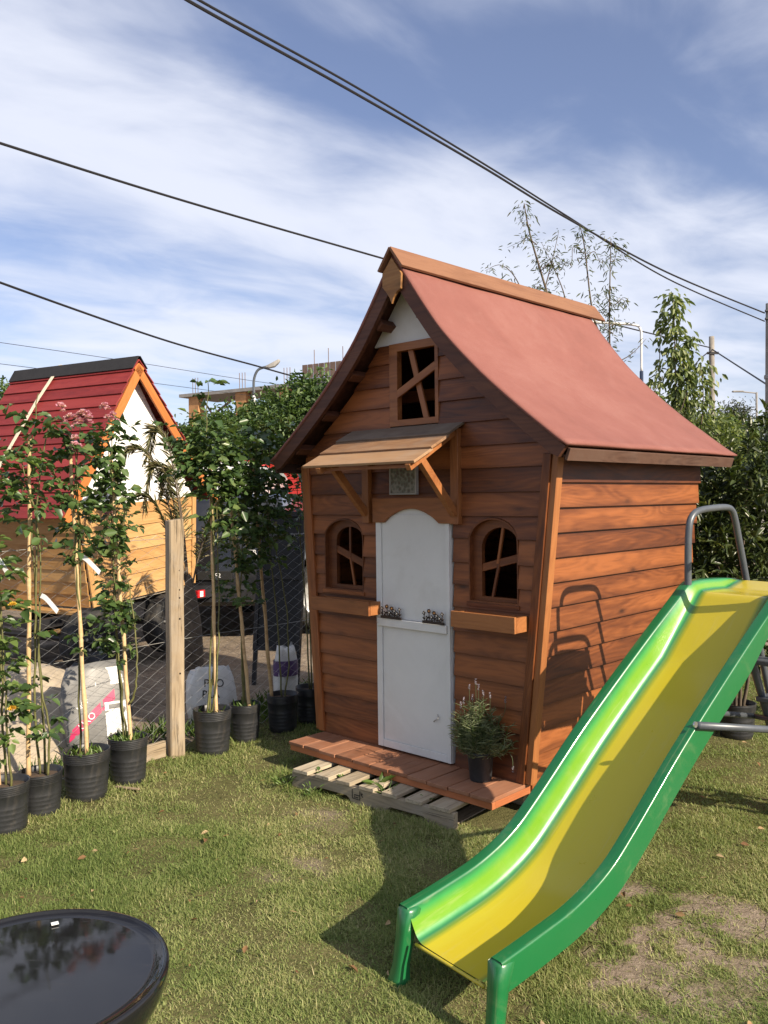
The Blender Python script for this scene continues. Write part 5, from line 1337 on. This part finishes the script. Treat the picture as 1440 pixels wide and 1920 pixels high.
# red lorry with white capitals
lo = thing('red_lorry', 'dark red dropside lorry with white capital letters, far behind', 'lorry', (-3.25, 20.0, 0), R(-2))
for i in range(6): MB().box((0.95, -1.2, 1.52+.122*i), (5.2, -1.16, 1.52+.122*i+.114)).build('side_board', M['carred'], lo, bevel=.006)
MB().box((.95, -1.15, 1.40), (5.2, 1.2, 1.50)).build('bed', M['steelblack'], lo); MB().box((.95, 1.16, 1.52), (5.2, 1.2, 2.25)).build('far_side', M['carred'], lo)
for x in (.92, 2.5, 3.9): MB().box((x, -1.23, 1.42), (x+.07, -1.202, 2.27)).build('stanchion', M['carred'], lo)
side_body([(-.75, .6), (-.75, 2.1), (-.6, 2.45), (.55, 2.45), (.75, 2.3), (.75, .6)], 2.3, .08, 'cab', M['carred'], lo, .06)
MB().prism([(-.55, 1.75), (-.45, 2.2), (.25, 2.2), (.25, 1.75)], -1.165, -1.12).build('cab_window', M['glass_dark'], lo)
text_mesh('CI', .34, M['letter'], lo, Matrix.Translation((1.95, -1.206, 1.89)) @ Matrix.Rotation(R(90), 4, 'X'))
for x in (1.0, 2.2): MB().box((x, -1.22, 1.40), (x+.35, -1.205, 1.50)).build('marker_plate', M['letter'], lo)
for x in (-.1, 3.1, 4.2):
    for y, ax in ((-1.0, (0, -1, 0)), (1.0, (0, 1, 0))): wheel(lo, (x, y, .45), .48, .28, ax, M['hub'])

# ------------------------------------------------------------------ trees and shrubs
def crown_pts(blobs, per, sig):
    P = []; O = []
    for c, r in blobs:
        n = int(per*r**2.2)
        v = nrm(rng.normal(0, 1, (n, 3))); q = rng.random(n)**.45
        k = v*q[:, None]*np.array(r if isinstance(r, tuple) else (r, r, r)); P.append(np.array(c)+k); O.append(v)
    return np.concatenate(P), np.concatenate(O)
def tree(name, label, loc, trunk_h, trunk_r, blobs, per, leaf, m, ratio=.5, cat='tree', group=None, clump=.0):
    t = thing(name, label, cat, loc, 0, group); base = Vector((0, 0, -.05))
    top = Vector((random.gauss(0, .05), random.gauss(0, .05), trunk_h))
    mid = base.lerp(top, .5)+Vector((random.gauss(0, .08), random.gauss(0, .08), 0))
    sp = smooth_path([base, mid, top], 6); k = len(sp)
    MB().tube(sp, [trunk_r*(1.15-.5*i/k) for i in range(k)], 9).build('trunk', M['bark'], t, smooth=True)
    for c, r in blobs:
        c = Vector(c); s = sp[int(k*.6)] if c.z < trunk_h*1.1 else top
        q = smooth_path([s, s.lerp(c, .55)+Vector((random.gauss(0, .1*r), random.gauss(0, .1*r), .1*r)), c+Vector((0, 0, r*.5))], 5)
        MB().tube(q, [trunk_r*.5*(1.05-.85*i/len(q)) for i in range(len(q))], 6).build('limb', M['bark'], t, smooth=True)
    P = []; D = []
    for c, r in blobs:
        nc = max(10, int(60*r)); n = int(per*r*r)
        cc = nrm(rng.normal(0, 1, (nc, 3)))*(rng.random(nc)**.5)[:, None]*r*np.array([1, 1, .95])+np.array(c)
        idx = rng.integers(0, nc, n); off = rng.normal(0, .17*r**.7, (n, 3))
        p = cc[idx]+off; P.append(p); D.append(nrm(p-np.array(c))*.6+rng.normal(0, .7, (n, 3))+np.array([0, 0, -.25]))
    P = np.concatenate(P); D = np.concatenate(D); n = len(P)
    leaves('crown', P, D, leaf*(.7+.6*rng.random(n)), ratio, M[m], t); return t
GT = 'leafy trees behind the vehicles'
bg = [(-6.9, 24, 3.3, 'round green tree peeping over the pine playhouse at far left of the grove', 'treeleaf'), (-5.5, 22, 3.35, 'green tree behind the palm fronds', 'treeleaf'), (-4.6, 23, 3.85, 'green tree under the unfinished building', 'treeleaf'),
      (-3.75, 22, 3.85, 'green tree left of the curved street lamp', 'treeleaf'), (-2.75, 22.5, 4.3, 'green tree right of the curved street lamp', 'treeleaf'), (-1.75, 22, 4.55, 'tallest green tree of the grove, touching the playhouse eave', 'treeleaf')]
for x, y, h, lb, mm in bg:
    bl = [((0, 0, h*.62), h*.34), ((-.45, .2, h*.45), h*.28), ((.5, -.2, h*.47), h*.28), ((.15, .1, h*.80), h*.24), ((-.3, -.3, h*.72), h*.22), ((.1, -.4, h*.3), h*.26)]
    tree('grove_tree', lb, (x, y, 0), h*.6, .10, bl, 3600, .15, mm, .45, group=GT)
tree('edge_tree', 'green tree at the left picture edge behind the red roof', (-10.6, 23, 0), 2.6, .12, [((0, 0, 3.1), 1.5), ((.8, 0, 2.4), 1.1), ((-.9, .2, 2.5), 1.2), ((.3, 0, 4.2), .8)], 1900, .13, 'treeleaf', .42)
tree('roadside_tree', 'broad green tree far left beyond the red roofed playhouse', (-15.5, 25, 0), 2.6, .12, [((0, 0, 3.0), 1.5), ((1.0, 0, 2.3), 1.2), ((-1.0, .2, 2.4), 1.2), ((.2, 0, 1.6), 1.3)], 1500, .14, 'treeleaf', .42)
# right-hand side
tree('dark_pine_tree', 'dark dense tree beside the utility pole, far right', (16.0, 40, 0), 4.2, .22, [((0, 0, 4.6), 1.3), ((-1.0, 0, 3.8), 1.2), ((1.0, .3, 4.0), 1.1), ((-1.6, 0, 2.6), 1.2), ((.5, 0, 2.6), 1.5)], 3000, .16, 'darkleaf', .3)
tree('dark_far_tree', 'dark tree behind the young pale tree', (14.2, 41, 0), 4.0, .22, [((0, 0, 4.4), 1.1), ((-.9, 0, 3.4), 1.1), ((.9, .3, 3.3), 1.1), ((0, 0, 2.2), 1.4)], 2600, .16, 'darkleaf', .3)
tree('bright_shrub_tree', 'bright green bushy tree at the base of the leaning pole', (6.15, 15.6, 0), 1.7, .07, [((0, 0, 2.35), .62), ((-.55, .1, 2.0), .55), ((.5, 0, 2.15), .50), ((.25, 0, 2.75), .35), ((-.1, 0, 1.4), .7)], 5200, .085, 'treeleaf', .42)
tree('olive_shrub_tree', 'olive green shrub showing just over the red roof edge', (4.05, 11.4, 0), 1.9, .06, [((0, 0, 2.5), .45), ((-.4, 0, 2.35), .40), ((.45, .1, 2.2), .45), ((.0, 0, 1.7), .55)], 5200, .07, 'paleleaf', .42)
def sapling(name, label, loc, paths, nleaf, leaf, m, ratio, hang, bark='bark', rad=.012, trunk=None):
    t = thing(name, label, 'tree', loc); P = []; D = []
    for i, pth in enumerate(paths):
        sp = smooth_path(pth[0], 6); k = len(sp)
        MB().tube(sp, [rad*pth[1]*(1.1-.95*j/k) for j in range(k)], 6).build('trunk' if i == 0 else 'branch', M[bark], t, smooth=True)
        n = int(nleaf*pth[2])
        for _ in range(n):
            q = sp[min(k-1, int(k*(pth[3]+(1-pth[3])*random.random())))]; a = random.uniform(0, 2*PI); r = abs(random.gauss(0, pth[4]))
            P.append((q.x+r*math.cos(a), q.y+r*math.sin(a), q.z+random.gauss(0, pth[4]*.6))); D.append((math.cos(a)*.7+random.gauss(0, .3), math.sin(a)*.7+random.gauss(0, .3), hang+random.gauss(0, .35)))
    P = np.array(P); D = np.array(D); n = len(P)
    leaves('crown', P, D, leaf*(.6+.7*rng.random(n)), ratio, M[m], t); return t
V3 = Vector
sapling('young_maple_tree', 'slim young tree with pale drooping leaves, right of the roof', (3.05, 9.0, 0),
        [([(0, 0, 0), (0, 0, 1.2), (.02, 0, 2.4), (.0, 0, 3.62)], 1.6, 330, .55, .075), ([(0, 0, 1.2), (-.18, 0, 1.8), (-.26, 0, 2.35), (-.24, .0, 2.75)], 1, 150, .3, .10), ([(0, 0, 1.3), (.2, 0, 1.9), (.30, 0, 2.5), (.28, 0, 2.95)], 1, 150, .3, .10),
         ([(0, 0, 1.4), (.28, 0, 1.75), (.48, 0, 1.9), (.62, 0, 1.85)], .9, 90, .3, .07), ([(0, 0, 1.5), (.15, .1, 2.2), (.16, .1, 2.7), (.20, .1, 3.25)], .9, 90, .4, .05), ([(0, 0, 1.6), (-.1, .1, 2.4), (-.12, .1, 2.9), (-.10, .1, 3.5)], .9, 34, .6, .03),
         ([(0, 0, 1.0), (-.25, .1, 1.5), (-.4, .1, 1.9), (-.45, .1, 2.1)], .9, 120, .3, .10), ([(0, 0, 1.6), (.10, .0, 2.3), (.13, 0, 2.7), (.12, .1, 3.0)], .9, 120, .3, .09)],
        2.0, .085, 'paleleaf', .42, -.75)
wl = [([(0, 0, 0), (.0, 0, 1.2), (-.15, 0, 2.3), (-.42, 0, 3.3), (-.62, 0, 4.0), (-.68, 0, 4.32)], 2.0, 150, .45, .06), ([(0, 0, .8), (.12, 0, 2.0), (.06, 0, 2.9), (-.05, 0, 3.3), (-.12, 0, 3.9), (-.16, 0, 4.1)], 1.4, 110, .5, .05),
      ([(.1, 0, 1.6), (.12, .05, 2.7), (.12, .05, 3.3), (.14, .05, 4.0)], 1.4, 150, .45, .05), ([(-.3, 0, 2.9), (-.5, 0, 3.3), (-.62, 0, 3.5), (-.8, 0, 3.45)], .8, 70, .3, .06), ([(-.35, 0, 3.0), (-.55, 0, 3.15), (-.75, 0, 3.1), (-.9, 0, 3.4)], .8, 70, .3, .06),
      ([(-.2, 0, 2.6), (-.5, 0, 2.8), (-.7, 0, 2.9), (-.95, 0, 2.85)], .7, 50, .3, .06), ([(-.5, 0, 3.5), (-.42, 0, 3.8), (-.36, 0, 4.05)], .6, 26, .3, .04), ([(.1, 0, 2.8), (.3, 0, 2.9), (.45, 0, 3.05)], .6, 12, .3, .03), ([(.1, 0, 2.4), (.28, 0, 2.65), (.5, 0, 2.55), (.60, 0, 2.7)], .8, 26, .4, .05),
      ([(.1, 0, 2.0), (.5, 0, 2.1), (.75, 0, 2.35), (.82, 0, 2.55)], .9, 26, .4, .05), ([(-.3, 0, 3.0), (-.3, 0, 3.4), (-.40, 0, 3.7), (-.52, 0, 3.95)], .7, 50, .3, .06), ([(-.6, 0, 3.2), (-.75, 0, 3.6), (-.9, 0, 3.75), (-1.05, 0, 3.7)], .6, 26, .3, .05)]
for k_ in range(26):
    b0, b1 = random.choice((((-.25, 2.6), (-.62, 4.1)), ((.06, 2.6), (-.14, 3.9)), ((.12, 2.4), (.14, 3.9)), ((-.3, 2.9), (-.75, 3.4)), ((-.2, 2.6), (-.5, 3.6)))); f_ = random.random()
    q0 = (b0[0]+(b1[0]-b0[0])*f_, random.gauss(0, .05), b0[1]+(b1[1]-b0[1])*f_); s_ = random.choice((-1, -1, 1)); l_ = random.uniform(.12, .32)
    wl.append(([q0, (q0[0]+s_*l_*.35, q0[1]+random.gauss(0, .05), q0[2]+l_*.25), (q0[0]+s_*l_*.6+random.gauss(0, .03), q0[1], q0[2]+l_*.15+random.gauss(0, .08)), (q0[0]+s_*l_, q0[1]+random.gauss(0, .06), q0[2]+random.uniform(-.15, .3)*l_)], .42, 26, .2, .045))
sapling('twisted_willow_tree', 'sparse twisted willow rising behind the playhouse ridge', (2.02, 8.05, 0), wl, 1.5, .055, 'willow', .20, -.35, rad=.011)
# photinia hedge right of the playhouse
def shrub(name, label, loc, blobs, per, leaf, m, ratio, pot=None, group=None):
    t = thing(name, label, 'shrub', loc, 0, group)
    if pot:
        pot_mesh(*pot).build('pot', M['potplastic'], t, smooth=True); MB().lathe([(0, pot[1]*.88), (pot[0]*.95, pot[1]*.86)], 20).build('soil', M['soil'], t)
    for i in range(9):
        a = 2*PI*i/9; z0 = pot[1]*.8 if pot else -.04
        c = Vector(blobs[i % len(blobs)][0]); q = smooth_path([(.04*math.cos(a), .04*math.sin(a), z0), (.09*math.cos(a)+c.x*.3, .09*math.sin(a)+c.y*.3, z0+.35), tuple(c)], 5)
        MB().tube(q, [.010*(1.1-.7*j/len(q)) for j in range(len(q))], 6).build('stem', M['bark'], t, smooth=True)
    P = []; D = []
    for c, r in blobs:
        nc = int(130*r*r/.16); n = int(per*r*r)
        # whorls of leaves at shoot tips
        cc = nrm(rng.normal(0, 1, (nc, 3)))*(rng.random(nc)**.4)[:, None]*r+np.array(c); ax = nrm(cc-np.array(c)+rng.normal(0, .25*r, (nc, 3))+np.array([0, 0, .35*r]))
        idx = np.repeat(np.arange(nc), 11)
        P.append(cc[idx]+ax[idx]*rng.uniform(-.05, .05, (len(idx), 1))); D.append(ax[idx]*.55+rng.normal(0, .75, (len(idx), 3)))
    P = np.concatenate(P); D = np.concatenate(D); keep = P[:, 2] > .28; P, D = P[keep], D[keep]; n = len(P)
    var = np.clip(rng.random(n)*.85+.15*(rng.random(n) < .05), 0, 1)
    leaves('foliage', P, D, leaf*(.65+.7*rng.random(n)), ratio, M[m], t, var=var); return t
shrub('potted_photinia', 'glossy leaved shrub in a ribbed black pot behind the slide ladder', (2.30, 5.62, 0), [((0, .05, .95), .40), ((-.05, .1, 1.40), .38), ((.10, .05, 1.70), .28), ((-.12, .0, 1.15), .36)], 1, .066, 'photinia', .34, (.118, .225))
shrub('photinia_bush', 'tall glossy bush at the right picture edge beyond the slide', (2.88, 6.05, 0), [((0, 0, .8), .52), ((.0, .0, 1.4), .50), ((-.05, .05, 1.85), .36), ((.5, 0, 1.2), .5), ((.45, 0, 1.75), .42)], 1, .066, 'photinia', .34)
shrub('photinia_hedge', 'bronze tipped bush close behind the playhouse corner', (2.12, 6.35, 0), [((0, 0, .8), .45), ((.0, .1, 1.4), .45), ((.1, .1, 1.80), .32), ((.4, .25, 1.3), .45)], 1, .066, 'photinia', .34)
# palm
pm = thing('feather_palm', 'young feather palm with arching fronds before the white gable', 'palm', (-1.72, 7.55, 0))
MB().lathe([(.10, -.04), (.12, .15), (.10, .5), (.06, .75), (.03, .9), (0, .95)], 14).build('trunk', M['bark'], pm, smooth=True)
for az, hgt, rch, dr in ((R(176), 1.50, .55, .42), (R(168), 1.62, .30, .10), (R(200), 1.05, .50, .45), (R(150), 1.25, .22, .1), (R(20), 1.0, .40, .3), (R(-30), .85, .45, .4), (R(186), 1.30, .30, .25)):
    p0 = Vector((0, 0, .72)); dv = Vector((math.cos(az), math.sin(az), 0))
    pts = smooth_path([p0, p0+dv*rch*.25+Vector((0, 0, hgt*.45)), p0+dv*rch*.62+Vector((0, 0, hgt*.85)), p0+dv*rch*1.0+Vector((0, 0, hgt*.95-dr*.3)), p0+dv*(rch*1.25)+Vector((0, 0, hgt*.85-dr))], 8)
    fr = MB().tube(pts, [.008*(1.1-.9*i/len(pts)) for i in range(len(pts))], 5).build('frond', M['bark'], pm, smooth=True)
    P = []; D = []
    for i in range(8, len(pts)):
        for _ in range(6):
            q = pts[i-1].lerp(pts[i], random.random()); tg = (pts[i]-pts[i-1]).normalized(); sd = tg.cross(Vector((0, 0, 1))).normalized()
            for s in (-1, 1): P.append(tuple(q)); D.append(tuple(tg*.8+sd*s*.75+Vector((0, 0, -.15+random.gauss(0, .2)))))
    k = len(P); leaves('leaflets', np.array(P), np.array(D), .08+.10*rng.random(k), .017, M['palm'], fr, fold=.2, droop=.2)

# ------------------------------------------------------------------ poles, lamps and cables
def pole(name, label, loc, h, r0, r1, m, cat='pole'):
    t = thing(name, label, cat, loc); pts = [(0, 0, -.3+(h+.3)*i/8) for i in range(9)]
    MB().tube(pts, [r0+(r1-r0)*i/8 for i in range(9)], 14).build('shaft', M[m], t, smooth=True); return t
p1 = pole('utility_pole', 'shorter weathered pole standing behind the bright green tree', (11.48, 30.0, 0), 7.05, .13, .09, 'concrete')
MB().box((-.2, -.13, 6.42), (.2, -.07, 6.50)).build('insulator_bracket', M['steelblack'], p1); MB().tube(smooth_path([(-.15, -.1, 6.5), (-.5, -.1, 6.2), (-.7, -.1, 5.9), (-.35, -.1, 5.85), (-.15, -.1, 6.1)], 5), .02, 5).build('cable_loop', M['cable'], p1)
p2 = pole('concrete_pole', 'thick pale pole cut by the right picture edge', (9.92, 22.0, 0), 6.42, .17, .11, 'concrete')
for zz in (6.22, 6.02): MB().tube([(-.15, -.05, zz), (.15, -.05, zz)], .035, 8).build('insulator', M['steelblack'], p2)
for zz in (4.5, 2.9): MB().lathe([(.152, zz), (.156, zz+.05), (.15, zz+.1)], 14).build('band', M['slab'], p2)
l1 = thing('street_lamp', 'curved street lamp with cobra head above the green trees', 'street lamp', (-4.18, 28, 0))
MB().tube([(0, 0, -.1), (0, 0, 4.95)], [.062, .055], 10).build('white_shaft', M['lampwhite'], l1, smooth=True)
MB().tube(smooth_path([(0, 0, 4.95), (.0, 0, 5.45), (.14, 0, 5.78), (.42, 0, 5.88)], 6), .042, 8).build('curved_arm', M['gal'], l1, smooth=True)
hd = MB(); V = []; F = []
for i, (x, hw, h0, h1) in enumerate(((.38, .04, -.03, .03), (.50, .08, -.08, .05), (.68, .10, -.09, .09), (.80, .09, -.02, .12), (.86, .05, .04, .10))):
    V += [(x, -hw, 5.88+h0+(x-.4)*.28), (x, hw, 5.88+h0+(x-.4)*.28), (x, hw*.8, 5.88+h1+(x-.4)*.28), (x, -hw*.8, 5.88+h1+(x-.4)*.28)]
for i in range(4):
    for j in range(4): F.append((i*4+j, i*4+(j+1) % 4, i*4+4+(j+1) % 4, i*4+4+j))
F += [(0, 1, 2, 3), (16, 17, 18, 19)]
hd.add(V, F).build('lamp_head', M['slab'], l1, bevel=.02)
l2 = thing('roadside_lamp', 'white street lamp post with a long bent arm right of the ridge', 'street lamp', (6.02, 20.0, 0))
MB().tube([(0, 0, -.1), (0, 0, 4.45)], .042, 10).build('navy_base', M['navy'], l2, smooth=True)
MB().tube(smooth_path([(0, 0, 4.45), (0, 0, 5.2), (-.02, 0, 5.42), (-.14, 0, 5.52), (-.6, 0, 5.56), (-1.35, 0, 5.62), (-2.0, 0, 5.66)], 6), .030, 8).build('white_arm', M['lampwhite'], l2, smooth=True)
MB().box((-2.5, -.1, 5.62), (-1.95, .1, 5.74)).build('lamp_head', M['lampwhite'], l2, bevel=.03)
l3 = thing('distant_lamp', 'distant street lamp arm beside the thick pale pole', 'street lamp', (23.9, 55, 0))
MB().tube([(0, 0, -.1), (0, 0, 8.0)], .07, 8).build('shaft', M['slab'], l3); MB().tube([(0, 0, 7.95), (-.9, 0, 8.05)], .045, 6).build('arm', M['slab'], l3); MB().box((-1.55, -.12, 8.02), (-.85, .12, 8.12)).build('lamp_head', M['slab'], l3, bevel=.03)
def cable(name, label, pts, r, group=None, run=(0, 0), m='cable'):
    a = smooth_path(pts, 14)
    if run[0]: a = [a[0]+(a[0]-a[1]).normalized()*26]+a          # on towards the next pole, out of view
    if run[1]: a = a+[a[-1]+(a[-1]-a[-2]).normalized()*26]
    o = MB().tube(a, r, 6).build(name, M[m]); return tag(o, label, 'cable', group)
cable('power_cable', 'lower strand of the thick twin cable crossing the upper sky', [(-2.3, 8.2, 6.68), (-1.98, 9.0, 6.78), (-0.42, 11.2, 6.89), (1.56, 13.5, 6.76), (3.32, 15.5, 6.58), (6.12, 18.5, 6.35), (9.77, 22.0, 6.18)], 0.018, 'overhead cables', (1, 0))
cable('power_cable', 'upper strand of the thick twin cable crossing the upper sky', [(-2.29, 8.35, 6.78), (-1.88, 9.15, 6.86), (-0.34, 11.35, 7.0), (1.62, 13.6, 6.83), (3.36, 15.6, 6.64), (6.14, 18.55, 6.23), (9.77, 22.0, 5.97)], 0.015, 'overhead cables', (1, 0))
cable('power_cable', 'black cable running down to the ridge of the playhouse', [(-5.84, 11.0, 6.5), (-5.26, 12.0, 6.57), (-3.32, 14.8, 6.7), (0.12, 18.5, 6.69), (6.13, 24.5, 6.56), (11.45, 30.0, 6.66)], 0.02, 'overhead cables', (1, 0))
cable('power_cable', 'short cable between the two poles at right', [(11.49, 30.0, 6.61), (10.63, 25.5, 5.29), (9.85, 22.0, 4.34)], 0.022, 'overhead cables', (0, 0))
cable('power_cable', 'black cable passing in front of the curved street lamp head', [(-7.21, 13.5, 5.54), (-6.63, 15.0, 5.41), (-4.89, 19.0, 5.15), (-3.36, 22.0, 5.03), (-1.5, 25.0, 4.87), (3.61, 32.0, 4.57)], 0.022, 'overhead cables', (1, 1))
cable('thin_wire', 'upper of two faint wires above the red plank roof', [(-12.97, 27.0, 6.73), (-12.41, 28.0, 6.77), (-9.44, 32.0, 6.76), (-5.29, 36.0, 6.5), (-1.92, 40.0, 6.5)], 0.01, 'overhead cables', (1, 1))
cable('thin_wire', 'lower of two faint wires above the red plank roof', [(-13.46, 28.0, 6.23), (-12.87, 29.0, 6.24), (-9.75, 33.0, 6.21), (-6.36, 37.0, 6.12), (-2.99, 41.0, 6.08)], 0.01, 'overhead cables', (1, 1))
# ------------------------------------------------------------------ unfinished building
ub = thing('unfinished_building', 'unfinished concrete frame with orange block piers behind the trees', 'building', (-11.05, 49.0, 0), math.atan2(-7.0, 11.3))
BL = 14.5
MB().box((-.6, -.15, 7.42), (BL-4.4, 3.0, 7.60)).build('roof_slab', M['slab'], ub)
for x in (0, 3.5, 6.6, 9.4): 
    MB().box((x, 0, 0), (x+.75, .5, 7.41)).build('pier', M['brick'], ub)
    for k in range(3): MB().tube([(x+.15+.2*k, .2, 7.6), (x+.15+.2*k, .2, 8.5)], .02, 5).build('rebar', M['rust'], ub)
for x0, x1 in ((.75, 3.5), (4.25, 6.6), (7.35, 9.4)):
    MB().bar((x0, .3, 5.9), (x1, .3, 7.35), .10, .10).build('brace', M['rust'], ub); MB().bar((x0, .3, 7.35), (x0+.9, .3, 6.2), .08, .08).build('brace', M['rust'], ub)
    MB().box((x0, .9, 4.2), (x1, 1.1, 4.5)).build('beam', M['slab'], ub)
MB().box((-.6, 0, 3.6), (BL-4.4, 3.0, 3.8)).build('floor_slab', M['slab'], ub)
for k in range(18): MB().box((8.3+.35*k, -.25, 7.75), (8.3+.35*k+.30, -.2, 8.45)).build('cladding_sheet', M['rust'], ub)
MB().box((8.2, -.2, 7.62), (14.7, 3.0, 7.74)).build('upper_slab', M['slab'], ub); MB().box((10.4, .2, 0), (14.5, .5, 7.6)).build('block_wall', M['slab'], ub)
for k in range(7): MB().tube([(8.6+.9*k, .4, 7.7), (8.6+.9*k, .4, 9.3)], .02, 5).build('rebar', M['rust'], ub)
# low wall with railings far right
lw = thing('railed_wall', 'grey wall with thin upright railings beyond the shrub', 'wall', (12.2, 30.5, 0), R(-5))
MB().box((0, 0, 0), (6, .2, 2.1)).build('wall', M['slab'], lw)
for k in range(20): MB().tube([(.15+.3*k, .1, 2.1), (.15+.3*k, .1, 3.0)], .03, 5).build('railing', M['slab'], lw)

# ------------------------------------------------------------------ weeds through the pallet, a stick on the lawn
def weed(label, lx, ly, n, size, ratio, z=.02, spread=.05):
    w_ = to_world(lx, ly, z); t = thing('weed', label, 'weed', w_, 0, 'weeds around the pallet')
    a = rng.random(n)*2*PI; r_ = spread*rng.random(n); P_ = np.stack([r_*np.cos(a)*.5, r_*np.sin(a)*.5, .05*rng.random(n)], -1)
    D_ = np.stack([np.cos(a), np.sin(a), .9+.6*rng.random(n)], -1)
    leaves('leaves', P_, D_, size*(.7+.6*rng.random(n)), ratio, M['weed'], t, droop=.3); return t
weed('broad leaved weed rising between pallet and deck edge', -.70, -.055, 7, .10, .34, .04, .04)
weed('low weed between the first two pallet slats', -1.08, -.12, 12, .024, .7, .055, .06)
weed('low weed between the second and third pallet slats', -.93, -.10, 12, .024, .7, .055, .06)
weed('wispy weed beside the fourth pallet slat', -.60, -.10, 14, .06, .10, .05, .05)
weed('small weed at the right pallet slats', -.36, -.05, 8, .03, .5, .055, .05)
weed('clump of green weeds at the left foot of the pallet', -1.22, -.25, 40, .028, .35, .0, .14)
weed('green weeds in front of the pallet stringer', -1.02, -.24, 22, .026, .35, .0, .10)
tag(MB().box((-.075, -.009, 0), (.075, .009, .008)).build('wood_sliver', M['post'], None, Matrix.Translation((-1.43, 4.70, .012)) @ Matrix.Rotation(R(-20), 4, 'Z'), bevel=.001), 'thin wood sliver lying in the grass by the fourth pot', 'wood sliver')

# fallen leaves and straw on the lawn
n_ = 260; y_ = 1.9+4.2*rng.random(n_); x_ = (rng.random(n_)*2-1)*(.46*y_+.3); k_ = fence_side(x_, y_) > .1; x_, y_ = x_[k_], y_[k_]; n_ = len(x_); a_ = rng.random(n_)*2*PI
M['litter'] = leafmat('leaf_litter', [(.1, (.12, .06, .03)), (.5, (.25, .15, .07)), (.9, (.48, .38, .22))], .8, .1, .2)
tag(leaves('leaf_litter', np.stack([x_, y_, lawn_z(x_, y_)+.012+.008*rng.random(n_)], -1), np.stack([np.cos(a_), np.sin(a_), rng.normal(0, .15, n_)], -1), .015+.03*rng.random(n_), np.where(rng.random(n_) < .5, .08, .5), M['litter']), 'dry leaves and straw bits strewn over the lawn', 'leaf litter', kind='stuff')
